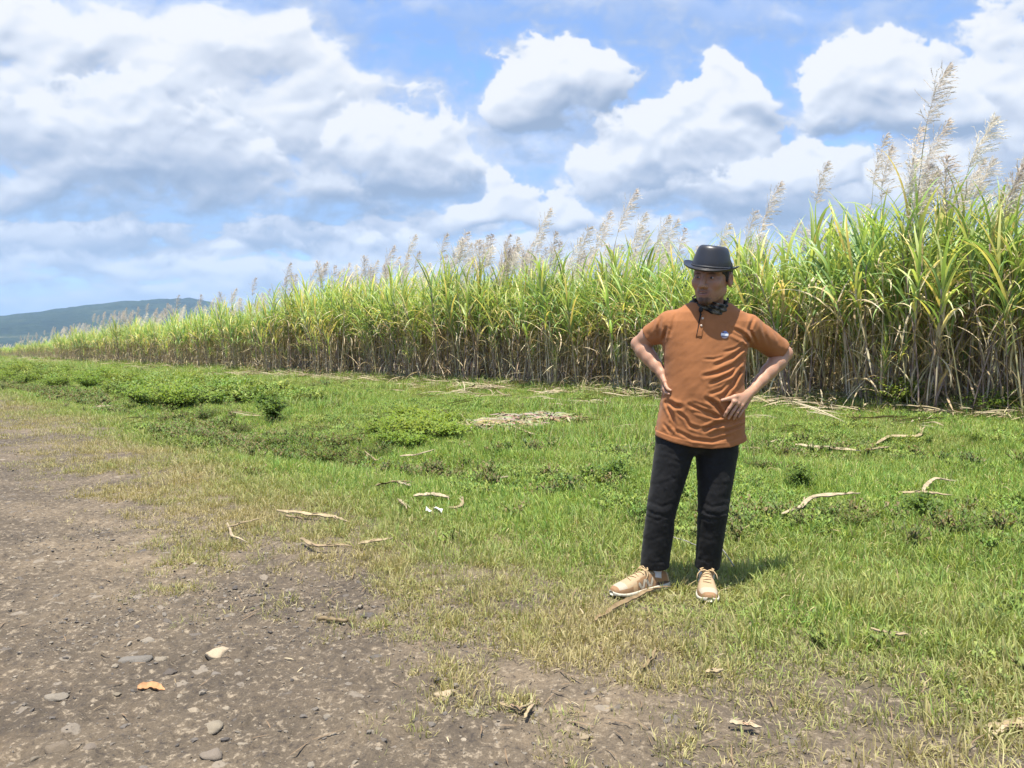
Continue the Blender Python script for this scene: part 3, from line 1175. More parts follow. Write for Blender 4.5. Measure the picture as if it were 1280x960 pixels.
def tuft(nb, h0, h1, rad, lean, w, dead=0.2):
    m = MB()
    for i in range(nb):
        a = R3.uniform(0, 2 * pi)
        r = rad * sqrt(R3.random())
        h = R3.uniform(h0, h1)
        b = Vector((r * cos(a), r * sin(a), -0.01))
        da = a + R3.uniform(-1.2, 1.2)
        le = abs(R3.gauss(0, lean))
        c = R3.choice(GD) if R3.random() < dead else R3.choice(GG)
        n = 3
        pts = [b]
        e = pi / 2 - le * 0.5
        for k in range(n):
            pts.append(pts[-1] + Vector((cos(e) * cos(da), cos(e) * sin(da), sin(e))) * (h / n))
            e -= le * 0.75
        ww = w * R3.uniform(0.7, 1.3)
        V, F, C = [], [], []
        sd = Vector((-sin(da), cos(da), 0)) * 0.5
        tw = R3.uniform(-0.8, 0.8)
        sd = (Matrix.Rotation(tw, 3, "Z") @ sd)
        for k, p in enumerate(pts[:-1]):
            q = ww * (1, 0.9, 0.6)[k]
            V += [p - sd * q, p + sd * q]
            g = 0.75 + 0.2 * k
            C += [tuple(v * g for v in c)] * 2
        V.append(pts[-1])
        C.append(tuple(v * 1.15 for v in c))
        F = [(0, 1, 3, 2), (2, 3, 5, 4), (4, 5, 6)]
        m.add(V, F, C)
    return m


def herb(nst, h, spread, leaf, cols, nl=7):
    """a small broad-leaved weed: stems with oval leaves"""
    m = MB()
    for i in range(nst):
        a = R3.uniform(0, 2 * pi)
        le = R3.uniform(0.1, 0.9)
        hh = h * R3.uniform(0.6, 1.1)
        tip = Vector((spread * le * cos(a), spread * le * sin(a), hh))
        mid = tip * 0.5 + Vector((0, 0, 0.08 * hh))
        m.tube([(0, 0, -0.02), mid, tip], [0.004, 0.003, 0.0015], 3, (0.10, 0.11, 0.04))
        for k in range(nl):
            t = 0.15 + 0.85 * (k + R3.random()) / nl
            p = (Vector((0, 0, 0)).lerp(mid, t * 2) if t < 0.5 else mid.lerp(tip, t * 2 - 1))
            la = R3.uniform(0, 2 * pi)
            el = R3.uniform(-0.2, 0.9)
            d = Vector((cos(la) * cos(el), sin(la) * cos(el), sin(el)))
            L = leaf * R3.uniform(0.6, 1.3)
            c = R3.choice(cols)
            q = [p, p + d * L * 0.5 + Vector((0, 0, 0.01)), p + d * L - Vector((0, 0, 0.12 * L))]
            m.ribbon(q, [L * 0.12, L * 0.55, L * 0.05], None, c, 0.25)
    return m


BRIGHT = [(0.19, 0.285, 0.05), (0.225, 0.315, 0.058), (0.15, 0.24, 0.045), (0.26, 0.33, 0.08)]
MIDG = [(0.125, 0.20, 0.045), (0.155, 0.235, 0.05), (0.095, 0.155, 0.038)]
DARKW = [(0.115, 0.16, 0.042), (0.15, 0.14, 0.058), (0.10, 0.15, 0.038), (0.20, 0.165, 0.075)]

gsrc = []
for i in range(4):                                       # 0-3 short turf
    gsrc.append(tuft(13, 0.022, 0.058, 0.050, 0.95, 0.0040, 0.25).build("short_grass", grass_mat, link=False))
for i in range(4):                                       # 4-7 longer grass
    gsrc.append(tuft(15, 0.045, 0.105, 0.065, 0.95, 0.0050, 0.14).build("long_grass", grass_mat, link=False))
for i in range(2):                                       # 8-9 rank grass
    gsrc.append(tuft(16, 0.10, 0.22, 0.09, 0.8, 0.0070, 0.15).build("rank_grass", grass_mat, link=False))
for i in range(3):                                       # 10-12 low herbs
    gsrc.append(herb(6, 0.055, 0.07, 0.022, MIDG + BRIGHT, 6).build("low_weed", weed_mat, link=False))
for i in range(3):                                       # 13-15 dark weeds
    gsrc.append(herb(8, 0.10, 0.12, 0.026, DARKW + MIDG[:2], 7).build("dark_weed", weed_mat, link=False))
for i in range(3):                                       # 16-18 soft light green weeds
    gsrc.append(herb(12, 0.24, 0.24, 0.050, BRIGHT + MIDG[1:2], 9).build("tall_weed", weed_mat, link=False))
# Collection Info sorts by name: prefix keeps that order equal to this one
for k, o in enumerate(gsrc):
    o.name = "grass_source_%02d" % k
gcol = source_collection("grass sources", gsrc)

G_RNG = np.random.default_rng(77)


def sample(r0, r1, dens, m=0.8):
    """points spread evenly over the ring of the ground between two distances that the camera looks over"""
    half = atan(0.662) + (0.34 if r1 <= 7.5 else 0.16 if r1 <= 25 else 0.09)
    area = half * (r1 * r1 - r0 * r0)
    n = int(area * dens)
    a = G_RNG.uniform(-half, half, n)
    r = np.sqrt(G_RNG.uniform(r0 * r0, r1 * r1, n))
    return r * np.sin(a), r * np.cos(a)


def grass_cover(x, y, s, v):
    e = road_edge(s)
    d = v - e
    patch = fbm(x * 1.5, y * 1.5, 3.0, 4, 0.6)
    fine = vnoise(x * 6.0, y * 6.0, 9.0)
    c = sstep(-0.50, 1.25, d + 0.9 * patch + 0.9 * fine) * sstep(-0.5, 0.15, d)
    c = c * (1 - 0.50 * sstep(0.12, 0.42, fbm(x * 0.8 + 9, y * 0.8, 5.0, 3)) * sstep(2.3, 1.2, d))
    return c * (v < CANE_V + 1.2), d, patch


P_, Rr, Sc, Ix, Dr = [], [], [], [], []
for (r0, r1, dens, big) in ((1.7, 4.5, 1500, 1.0), (4.5, 7.5, 950, 1.05), (7.5, 12, 460, 1.2), (12, 20, 190, 1.35), (20, 34, 85, 1.7), (34, 70, 26, 2.3), (70, 150, 4, 3.5)):
    x, y = sample(r0, r1, dens)
    s, v = sv(x, y)
    c, d, patch = grass_cover(x, y, s, v)
    keep = G_RNG.random(len(x)) < c
    x, y, s, v, c, d, patch = [q[keep] for q in (x, y, s, v, c, d, patch)]
    n = len(x)
    lush = sstep(0.7, 2.4, d + 1.0 * fbm(x * 0.55, y * 0.55, 12.0, 3))
    lush = lush * (0.55 + 0.45 * sstep(-0.3, 0.3, fbm(x * 0.35, y * 0.5, 2.0, 3)))
    u = G_RNG.random(n)
    idx = G_RNG.integers(0, 4, n)
    idx = np.where(u < lush * 0.75, G_RNG.integers(4, 8, n), idx)
    rank = sstep(0.12, 0.4, fbm(x * 0.45, y * 0.45, 21.0, 3)) * sstep(6.0, 9.5, v)
    rank = np.maximum(rank, 0.8 * sstep(CANE_V - 1.6, CANE_V - 0.3, v))
    u2 = G_RNG.random(n)
    idx = np.where((u2 < rank * 0.22), G_RNG.integers(8, 10, n), idx)
    weeds = sstep(0.05, 0.35, fbm(x * 0.7, y * 0.7, 33.0, 3))
    idx = np.where((u2 > 1 - 0.16 * weeds * sstep(1.3, 2.4, d)), G_RNG.integers(10, 13, n), idx)
    # a band of dark weeds fills the ditch, with islands of the same further out
    ditch = np.exp(-((v - 4.1 - 0.5 * fbm(s * 0.3, v * 0.1, 4.0, 2)) / 0.55) ** 2) * sstep(-0.35, 0.15, fbm(s * 0.5, v * 0.8, 15.0, 3)) * sstep(4.5, 8.5, s) * sstep(70, 35, s)
    isl = sstep(0.20, 0.42, fbm(x * 0.5 + 3, y * 0.75, 44.0, 3)) * sstep(3.4, 4.6, v) * sstep(13.5, 10, v)
    dk = np.maximum(ditch * 0.5, 0.05 * isl)
    u3 = G_RNG.random(n)
    idx = np.where(u3 < dk * 0.45, G_RNG.integers(13, 16, n), idx)
    soft = sstep(4.6, 5.6, v) * sstep(10.5, 8.5, v) * sstep(14, 19, s) + 0.30 * sstep(0.12, 0.35, fbm(s * 0.45 + 5, v * 0.6, 71.0, 3)) * sstep(3.6, 5.0, v) * sstep(13, 10, v)
    soft = soft * sstep(-0.15, 0.25, fbm(x * 0.4, y * 0.4, 91.0, 3))
    idx = np.where(G_RNG.random(n) < 0.12 * soft, G_RNG.integers(16, 19, n), idx)
    dry = np.clip(0.70 * sstep(2.2, 0.5, d + 0.5 * patch) + 0.5 * sstep(0.05, 0.40, fbm(x * 0.9, y * 0.9, 7.0, 4)) + 0.12 + G_RNG.normal(0, 0.16, n), 0, 1) * (0.22 + 0.70 * sstep(3.2, 1.0, d) + 0.18 * sstep(8, 13, v))
    dry = np.where(idx >= 10, dry * 0.3, dry)
    dry = np.clip(dry, 0, 0.95)
    z = height(x, y) + fineh(x, y)
    sc = big * G_RNG.uniform(0.75, 1.25, n) * (0.8 + 0.4 * c)
    sc = np.where(idx >= 16, sc / big ** 0.75 * (0.45 + 0.75 * sstep(14, 18, s) * sstep(4.4, 5.4, v) * sstep(11, 8.5, v)), sc)
    # trodden and bare where the man stands
    P_.append(np.stack([x, y, z], -1))
    tl = G_RNG.normal(0, 0.16, (n, 2))
    Rr.append(np.stack([tl[:, 0], tl[:, 1], G_RNG.uniform(0, 2 * pi, n)], -1))
    hs = sc * np.where(idx < 8, G_RNG.uniform(0.8, 1.15, n), 1.0)
    Sc.append(np.stack([sc, sc, hs / (1 + 0.35 * (big - 1))], -1))
    Ix.append(idx)
    Dr.append(dry)
P_, Rr, Sc, Ix, Dr = [np.concatenate(q) for q in (P_, Rr, Sc, Ix, Dr)]
# trodden shorter under and in front of the shoes
near_feet = np.hypot(P_[:, 0] - 0.85, P_[:, 1] - 3.85) < 0.42
Sc[near_feet, 2] *= 0.6
grass = scatter("grass", P_, Rr, Sc, Ix, Dr, gcol, len(gsrc))
tag(grass, "short green and straw coloured grass of the verge with low weeds", "grass", kind="stuff")
print("grass", len(P_))

# ------------------------------------------------------------------ gravel of the road
stone_mat = new_mat("stone")
T = NT(stone_mat.node_tree)
inf = T.n("ShaderNodeObjectInfo")
obc = T.n("ShaderNodeTexCoord").outputs["Object"]
sc_n = T.noise(obc, 22.0, 5, 0.7)
rnd = inf.outputs["Random"]
colr = T.ramp(rnd, [(0.0, (0.10, 0.09, 0.082)), (0.3, (0.17, 0.15, 0.13)), (0.6, (0.24, 0.21, 0.17)), (0.85, (0.31, 0.265, 0.20)), (1.0, (0.38, 0.33, 0.26))])
colr = T.mix(1.0, colr, inf.outputs["Color"], "MULTIPLY")
colr = T.mix(T.maprange(sc_n, 0.35, 0.7, 0.0, 0.55), colr, T.mix(1.0, colr, (0.55, 0.53, 0.52), "MULTIPLY"))
bmp = T.n("ShaderNodeBump", ins={"Strength": 0.6, "Distance": 0.01})
T.set(bmp.inputs["Height"], sc_n)
output(T, principled(T, colr, 0.85, 0.25, bmp.outputs[0]))


def stone_shape(seed, sub=2):
    import bmesh
    bm = bmesh.new()
    bmesh.ops.create_icosphere(bm, subdivisions=sub, radius=1.0)
    co = np.array([v.co[:] for v in bm.verts])
    # cut by a few planes, so that it has faces, then roughen
    rg = np.random.default_rng(seed)
    for _ in range(11):
        nrm = rg.normal(size=3)
        nrm /= np.linalg.norm(nrm)
        dd = rg.uniform(0.45, 0.8)
        ex = co @ nrm - dd
        co = co - np.where(ex > 0, ex, 0)[:, None] * nrm * 0.9
    co *= 1 + 0.10 * fbm(co[:, 0] * 2 + seed, co[:, 1] * 2, co[:, 2] * 2, 3)[:, None]
    co *= np.array([1, rg.uniform(0.6, 0.9), rg.uniform(0.38, 0.6)])
    co += 0.05 * np.stack([vnoise(co[:, 0] * 4, co[:, 1] * 4, co[:, 2] * 4 + seed + 7 * j) for j in range(3)], -1)
    F = np.array([[v.index for v in f.verts] for f in bm.faces])
    bm.free()
    return co, F


STONES = []
for i in range(10):
    co, F = stone_shape(100 + i, 3)
    STONES.append(mesh("stone", co, F, stone_mat, smooth=True, link=False).data)
psrc = []
for i in range(6):
    co, F = stone_shape(200 + i, 1)
    psrc.append(mesh("pebble_source_%02d" % i, co, F, stone_mat, smooth=False, link=False))
pcol = source_collection("pebble sources", psrc)
P2, R2_, S2, I2 = [], [], [], []
for (r0, r1, dens, lo, hi) in ((1.6, 5, 4200, 0.0022, 0.0062), (1.6, 5, 260, 0.006, 0.013), (5, 10, 1100, 0.004, 0.009), (1.6, 6, 200, 0.008, 0.022), (5, 10, 90, 0.009, 0.017), (10, 25, 70, 0.008, 0.018)):
    x, y = sample(r0, r1, dens)
    s, v = sv(x, y)
    e = road_edge(s)
    p = sstep(1.0, -0.3, v - e) * (0.25 + 0.75 * sstep(-0.15, 0.3, fbm(x * 1.1, y * 1.1, 14.0, 3)))
    keep = G_RNG.random(len(x)) < p
    x, y = x[keep], y[keep]
    n = len(x)
    k = lo + (hi - lo) * G_RNG.random(n) ** 2
    P2.append(np.stack([x, y, height(x, y) + fineh(x, y) + 0.004 + k * 0.05], -1))
    R2_.append(np.stack([G_RNG.normal(0, 0.3, n), G_RNG.normal(0, 0.3, n), G_RNG.uniform(0, 6.28, n)], -1))
    S2.append(k)
    I2.append(G_RNG.integers(0, 6, n))
gravel = scatter("gravel", np.concatenate(P2), np.concatenate(R2_), np.concatenate(S2), np.concatenate(I2), np.zeros(sum(map(len, S2))), pcol, 6)
tag(gravel, "loose grey brown gravel strewn over the dirt road", "gravel", kind="stuff")
print("gravel", sum(map(len, S2)))
# ------------------------------------------------------------------ single stones, dry cane leaves, bushes
def surf(x, y):
    x, y = np.array([x]), np.array([y])
    return float((height(x, y) + fineh(x, y))[0])


R5 = random.Random(77)


def put_stone(px, py, wpx, i, tone=(1, 1, 1), sink=0.35, label=None, group=None, flat=1.0):
    p = gp(px, py)
    k = wpx / F_PX * p.length * 0.5
    o = bpy.data.objects.new("stone", STONES[i % len(STONES)])
    COL.objects.link(o)
    o.scale = (k, k, k * flat)
    o.rotation_euler = (R5.uniform(-0.15, 0.15), R5.uniform(-0.15, 0.15), R5.uniform(-0.5, 0.5))
    o.location = (p.x, p.y, surf(p.x, p.y) + k * flat * (0.36 - sink))
    o.color = (*tone, 1)
    tag(o, label, "stone", group)
    return o


BIG = [
    (271, 820, 44, 0, (1.9, 1.75, 1.5), 0.25, "largest pale tan stone in the middle of the dirt road"),
    (165, 825, 46, 1, (0.95, 0.98, 1.0), 0.40, "broad flat grey stone pressed into the road left of the large pale one"),
    (243, 888, 27, 2, (1.7, 1.6, 1.4), 0.28, "pale buff stone in the road below the large pale one"),
    (556, 871, 34, 3, (1.4, 1.3, 1.1), 0.32, "tan stone at the road edge with a dark pebble beside it"),
    (548, 853, 15, 4, (0.42, 0.42, 0.45), 0.15, "small dark rounded stone touching the tan stone at the road edge"),
    (266, 912, 32, 5, (1.1, 1.08, 1.02), 0.36, "grey stone half sunk in the dirt near the bottom of the road"),
    (203, 828, 20, 6, (0.9, 0.9, 0.9), 0.28, "grey stone between the flat grey one and the large pale one"),
    (212, 844, 26, 7, (1.15, 1.08, 0.98), 0.34, "buff grey stone just below the gap between the two biggest stones"),
    (72, 872, 32, 8, (1.0, 1.0, 1.0), 0.36, "grey stone sunk in the dirt by the left edge of the road view"),
    (180, 690, 17, 9, (1.0, 1.0, 1.05), 0.3, "small grey stone far up the road among scattered gravel"),
    (186, 803, 20, 2, (1.1, 1.1, 1.1), 0.3, "light grey stone lying above the flat grey one"),
    (78, 935, 36, 6, (1.5, 1.35, 1.1), 0.38, "pale brown stone in the dusty wheel track at the lower left"),
    (112, 932, 30, 5, (1.3, 1.22, 1.1), 0.38, "pale grey stone beside the one in the dusty wheel track"),
    (245, 793, 20, 8, (0.95, 0.93, 0.9), 0.34, "flattish grey stone above the large pale tan one"),
    (268, 947, 34, 9, (1.05, 1.0, 0.95), 0.38, "greyish stone at the very bottom of the road"),
    (270, 845, 20, 3, (0.85, 0.85, 0.88), 0.36, "dark grey stone right below the large pale tan one"),
    (800, 776, 15, 1, (1.7, 1.6, 1.4), 0.2, "pale flat stone in the thin grass in front of the man's shoes"),
    (730, 922, 24, 7, (1.3, 1.2, 1.0), 0.3, "tan stone among sparse grass at the bottom of the verge"),
    (462, 770, 20, 4, (0.9, 0.9, 0.95), 0.36, "grey stone sunk in dark soil near the ragged grass edge"),
    (470, 823, 30, 0, (0.75, 0.76, 0.8), 0.40, "dark grey flat stone beside a patch of short grass on the road"),
]
for px, py, w, i, tone, sink, lab in BIG:
    put_stone(px, py, w, i, tone, sink, lab)
# smaller ones, alike in everything but where they lie
for k in range(230):
    px = R5.uniform(-30, 640)
    py = 960 - 350 * R5.random() ** 0.8
    p = gp(px, py)
    s, v = sv(p.x, p.y)
    if v > float(road_edge(np.array([s]))[0]) + 0.3 or any(abs(px - b[0]) < 24 and abs(py - b[1]) < 16 for b in BIG):
        continue
    g = R5.uniform(0.7, 1.35)
    grp = ("small grey stones in the near part of the road", "small grey stones further up the road")[p.y > 3.6]
    put_stone(px, py, R5.uniform(5, 15) * 2.4 / p.y, R5.randrange(10), (g * 1.02, g, g * 0.96), R5.uniform(0.2, 0.36),
              ("small grey stone half sunk in the near dirt of the road", "small grey stone in the dirt further up the road")[p.y > 3.6], grp)

# dry cane leaves and bits of stalk -----------------------------------------------------------------
straw_mat = new_mat("dry straw")
T = NT(straw_mat.node_tree)
c_ = T.n("ShaderNodeVertexColor", layer_name="col").outputs[0]
ob_ = T.n("ShaderNodeTexCoord").outputs["Object"]
c_ = T.mix(T.maprange(T.noise(ob_, 45.0, 4, 0.7), 0.35, 0.7, 0.0, 0.55), c_, T.mix(1.0, c_, (0.55, 0.5, 0.42), "MULTIPLY"))
b_ = principled(T, c_, 0.65, 0.25)
output(T, b_)
TAN = [(0.37, 0.295, 0.175), (0.31, 0.24, 0.14), (0.44, 0.36, 0.235), (0.24, 0.18, 0.10)]


def resample(pts, n):
    pts = [Vector(p) for p in pts]
    L = [0]
    for a, b in zip(pts, pts[1:]):
        L.append(L[-1] + (b - a).length)
    out = []
    for i in range(n + 1):
        t = L[-1] * i / n
        j = max(k for k in range(len(L)) if L[k] <= t + 1e-9)
        j = min(j, len(pts) - 2)
        f = (t - L[j]) / max(1e-6, L[j + 1] - L[j])
        out.append(pts[j].lerp(pts[j + 1], f))
    # smooth the corners a little
    for _ in range(1):
        out = [out[0]] + [(out[i - 1] + out[i] * 2 + out[i + 1]) / 4 for i in range(1, len(out) - 1)] + [out[-1]]
    return out


def straw(strips, name, label, cat, group=None, lift=0.018, round_=False, torn=1.0):
    """strips: lists of pixels of the photograph with a width in metres and a colour; they lie on the ground"""
    m = MB()
    first = None
    for pix, w, c in strips:
        P = []
        for k, p in enumerate(pix):
            up = p[2] if len(p) > 2 else 0.0
            q = gp(p[0], p[1])
            # raised points are moved down their line of sight so that they still stand over the ground
            P.append(Vector((q.x, q.y, surf(q.x, q.y) + lift + up + 0.025 * float(sstep(3.0, 4.5, q.y)))))
        n = max(9, 6 * (len(P) - 1))
        P = resample(P, n)
        P = [p + Vector((0, 0, R5.uniform(-0.003, 0.004))) for p in P]
        if first is None:
            first = P[0].copy()
        P = [p - first for p in P]
        if round_:
            m.tube(P, [w / 2 * (1 - 0.15 * i / n) for i in range(n + 1)], 6, [tuple(v * (0.6 if i % 4 == 0 else 1) for v in c) for i in range(n + 1)])
        else:
            ws = [0.85 * w * min(1, 0.45 + 5.0 * i / n) * min(1, 0.15 + 3.0 * (1 - i / n)) * R5.uniform(1 - 0.3 * torn, 1 + 0.1 * torn) for i in range(n + 1)]
            wander = [0.0]
            for i in range(n):
                wander.append(0.75 * wander[-1] + R5.gauss(0, 0.09 * w * torn))
            ax_ = (P[-1] - P[0]).normalized().cross(Vector((0, 0, 1)))
            P = [p + ax_ * q for p, q in zip(P, wander)]
            # torn fibres part from the blade towards its ends
            for _ in range(R5.randint(1, 3) if torn else 0):
                i0 = R5.randint(n // 3, n - 3)
                sg = R5.choice((-1, 1))
                fib = [P[i0 + k] + ax_ * (sg * 0.22 * w * k) + Vector((0, 0, R5.uniform(0.0, 0.012))) for k in range(min(4, n - i0) + 1)]
                m.ribbon(fib, [0.004 + 0.1 * w] * (len(fib) - 1) + [0.002], None, tuple(v * R5.uniform(0.75, 1.0) for v in c), 0.3)
            cols = [tuple(v * k_ for v in c) for k_ in [R5.uniform(0.72, 1.1) for _ in range(n + 1)]]
            # curled: two layers back to back give it thickness
            tw = R5.uniform(-0.5, 0.5)
            up = Vector((sin(tw), -0.45, cos(tw)))
            m.ribbon(P, ws, up, cols, R5.uniform(0.25, 0.6))
            m.ribbon([p - Vector((0, 0, 0.004)) for p in P], [q * 0.92 for q in ws], up, cols, 0.1)
    o = m.build(name, straw_mat, smooth=True)
    o.location = first
    tag(o, label, cat, group)
    return o


A_, B_, C_, D_ = TAN
straw([([(978, 658), (1000, 649), (1014, 641, 0.03), (1040, 637, 0.03), (1077, 633, 0.02)], 0.055, C_)], "dry_cane_leaf", "long pale dry cane leaf with a raised bend in the grass right of the man", "dry leaf", lift=0.06)
straw([([(1122, 629), (1155, 628), (1190, 632)], 0.035, A_), ([(1154, 629), (1162, 619, 0.03), (1172, 615, 0.04), (1196, 617, 0.02)], 0.04, C_)], "dry_cane_leaf", "forked dry cane leaf with one arm sticking up, far right in the grass", "dry leaf", lift=0.06)
straw([([(994, 567), (1040, 569), (1076, 577)], 0.06, C_)], "dry_cane_leaf", "long straight dry leaf level with the hem of the man's shirt, to his right", "dry leaf", lift=0.06)
straw([([(1088, 574), (1112, 568)], 0.05, A_)], "dry_cane_leaf", "short dry leaf just beyond the end of the long straight one", "dry leaf", lift=0.06)
straw([([(1095, 563), (1112, 556), (1150, 551), (1156, 545, 0.04)], 0.06, A_)], "dry_cane_leaf", "dry leaf with an upturned tip below the cane at the right", "dry leaf", lift=0.06)
straw([([(926, 567), (955, 569)], 0.04, A_), ([(962, 563), (976, 556)], 0.03, C_)], "dry_cane_leaf", "broken dry leaf sticking out behind the man's trousers", "dry leaf", lift=0.06)
straw([([(470, 618), (492, 613), (516, 612)], 0.05, D_), ([(496, 613), (514, 618)], 0.03, C_)], "dry_cane_leaf", "brown dry leaf split at one end on the left of the grass", "dry leaf", lift=0.05)
straw([([(610, 609), (636, 606)], 0.035, C_), ([(612, 606), (626, 613)], 0.03, A_)], "dry_cane_leaf", "two crossed dry leaf scraps on the open grass", "dry leaf", lift=0.05)
straw([([(346, 645), (385, 650), (415, 653), (438, 660)], 0.038, A_), ([(356, 652), (380, 656)], 0.02, D_)], "dry_cane_leaf", "long dry leaf at the ragged border of grass and road", "dry leaf", lift=0.02)
straw([([(284, 668), (300, 661), (328, 656)], 0.022, B_), ([(284, 662), (290, 678), (310, 687)], 0.02, C_)], "dry_cane_leaf", "angled pair of dry strips lying on bare dark soil by the road", "dry leaf", lift=0.015)
straw([([(376, 680), (392, 691), (440, 692)], 0.028, B_)], "dry_cane_leaf", "bent dry strip below the long leaf at the grass border", "dry leaf", lift=0.02)
straw([([(448, 689), (470, 684), (492, 681)], 0.024, A_)], "dry_cane_leaf", "pointed dry strip right of the bent one", "dry leaf", lift=0.02)
straw([([(517, 631), (540, 629), (562, 633)], 0.045, C_)], "dry_cane_leaf", "pale dry leaf just behind the white plastic scrap", "dry leaf", lift=0.05)
straw([([(560, 645), (577, 645), (579, 637, 0.04)], 0.035, B_)], "dry_cane_leaf", "dry leaf with upturned end beside the white plastic scrap", "dry leaf", lift=0.04)
straw([([(497, 634), (508, 646)], 0.03, C_)], "dry_cane_leaf", "short slanting dry leaf left of the white plastic scrap", "dry leaf", lift=0.04)
straw([([(744, 781), (762, 769), (785, 757), (812, 746), (836, 741)], 0.026, (0.25, 0.18, 0.10))], "dry_cane_leaf", "long brown stem lying under the man's left-pointing shoe", "dry leaf", lift=0.02)
straw([([(1088, 801), (1110, 806), (1136, 809)], 0.018, A_)], "dry_cane_leaf", "thin dry strip alone in the grass at the lower right", "dry leaf", lift=0.05)
straw([([(912, 914), (930, 915), (952, 919)], 0.022, C_)], "dry_cane_leaf", "pale dry strip on sparse grass at the bottom of the verge", "dry leaf", lift=0.03)
straw([([(882, 849), (904, 847)], 0.02, A_)], "dry_cane_leaf", "short pale strip on thin grass in front of the man", "dry leaf", lift=0.03)
straw([([(803, 842), (812, 833), (820, 822, 0.02)], 0.02, D_)], "dry_cane_leaf", "brown curled strip leaning up from bare soil in front of the man", "dry leaf", lift=0.02)
straw([([(624, 884), (648, 894), (668, 884)], 0.016, B_), ([(655, 906), (661, 893), (668, 880, 0.02)], 0.016, A_)], "dry_cane_leaf", "forked twig of straw on bare soil at the bottom", "dry leaf", lift=0.02)
straw([([(1232, 916), (1255, 914), (1284, 905)], 0.03, A_), ([(1240, 926), (1262, 916), (1290, 914)], 0.02, C_), ([(1250, 912), (1284, 920)], 0.018, D_)], "dry_cane_leaf", "bundle of dry strips in the bottom right corner", "dry leaf", lift=0.02)
straw([([(398, 776), (412, 778), (434, 783)], 0.020, D_)], "stalk_piece", "brown piece of cane stalk lying on the dirt road", "stalk", lift=0.01, round_=True)
straw([([(575, 527), (590, 545)], 0.045, C_)], "stalk_piece", "pale stick lying at the edge of the straw heap", "stalk", lift=0.08, round_=True)
straw([([(500, 581), (522, 579), (545, 578)], 0.03, C_), ([(456, 578, 0.04), (470, 584), (478, 581)], 0.02, A_)], "dry_cane_leaf", "pale bent leaf beside dark weeds in the hollow", "dry leaf", lift=0.06)
straw([([(172, 866), (188, 863), (206, 866)], 0.032, (0.48, 0.25, 0.115))], "fallen_leaf", "flat orange brown fallen leaf on the dirt road", "leaf", lift=0.008, torn=0.0)
straw([([(838, 686), (855, 690), (872, 698)], 0.008, (0.26, 0.245, 0.215)), ([(893, 686), (903, 702), (917, 724)], 0.008, (0.26, 0.245, 0.215))], "grass_straw", "thin grey stem lying in the man's shadow behind his feet", "stem", lift=0.05, round_=True)
straw([([(640, 540), (668, 552)], 0.05, A_)], "dry_cane_leaf", "dry leaf fallen in front of the straw heap", "dry leaf", lift=0.07)

# the white plastic scrap
m = MB()
p0 = gp(543, 645)
V = []
for j in range(7):
    for i in range(9):
        x, y = (i - 4) * 0.016, (j - 3) * 0.014
        V.append((x, y, 0.05 + 0.035 * fbm(np.array([x * 30]), np.array([y * 30]), 4.0, 3)[0] + 0.02 * sin(x * 60)))
F = [(j * 9 + i, j * 9 + i + 1, j * 9 + i + 10, j * 9 + i + 9) for j in range(6) for i in range(8)]
m.add(V, F, (0.78, 0.79, 0.80))
o = m.build("plastic_scrap", straw_mat)
o.location = (p0.x, p0.y, surf(p0.x, p0.y))
tag(o, "crumpled white plastic scrap lying in the grass", "litter")


def heap(px, py, wid, dep, hgt, n, name, label, cat, tail=None):
    """a heap of dead leaves: many strips thrown over one another"""
    p0 = gp(px, py)
    m = MB()
    for i in range(n):
        a, r = R5.uniform(0, 2 * pi), sqrt(R5.random())
        x, y = wid * r * cos(a), dep * r * sin(a)
        z = hgt * (1 - r * r) * R5.uniform(0.3, 1.0) + 0.04
        da = R5.gauss(0.0, 0.7)
        L = R5.uniform(0.2, 0.7)
        d = Vector((cos(da), sin(da) * 0.8, R5.uniform(-0.15, 0.12)))
        c = tuple(q * R5.uniform(0.5, 0.85) for q in R5.choice(STRAWS))
        pts = [Vector((x, y, z)) + d * (L * (k / 4 - 0.5)) + Vector((0, 0, 0.03 * sin(k * 1.3 + i))) for k in range(5)]
        gz = surf(p0.x + x, p0.y + y) - p0.z
        pts = [Vector((q.x, q.y, max(q.z, 0.02) + gz)) for q in pts]
        w = R5.uniform(0.02, 0.05)
        m.ribbon(pts, [w * 0.5, w, w, w * 0.8, w * 0.2], Vector((0, -0.5, 1)), c, R5.uniform(0.1, 0.7))
    o = m.build(name, straw_mat)
    o.location = p0
    tag(o, label, cat)


heap(632, 537, 0.60, 0.70, 0.10, 200, "straw_heap", "heap of dry cane leaves on the open grass left of the man", "straw heap")
heap(680, 524, 0.75, 0.4, 0.05, 110, "straw_heap", "thin trail of dry leaves running back from the straw heap", "straw heap")

# loose straw along the foot of the cane and a few wisps over the grass: uncountable
ssrc = []
for i in range(6):
    m = MB()
    for k in range(3):
        a = R5.uniform(-0.5, 0.5)
        L = R5.uniform(0.35, 0.95)
        o0 = Vector((R5.uniform(-0.15, 0.15), R5.uniform(-0.15, 0.15), R5.uniform(0.03, 0.10)))
        b = R5.uniform(-0.6, 0.6)
        pts = [o0 + Vector((cos(a + b * t), sin(a + b * t), 0)) * (L * (t - 0.5)) + Vector((0, 0, 0.03 * sin(3 * t + k))) for t in (0, 0.2, 0.4, 0.6, 0.8, 1)]
        w = R5.uniform(0.012, 0.030)
        m.ribbon(pts, [w * 0.4, w, w, w * 0.8, w * 0.5, w * 0.1], Vector((0, -0.5, 1)), tuple(q * 0.72 for q in R5.choice(STRAWS)), R5.uniform(0.1, 0.7))
    ssrc.append(m.build("straw_source_%02d" % i, straw_mat, link=False))
scol = source_collection("straw sources", ssrc)
Pp, Rp, Sp = [], [], []
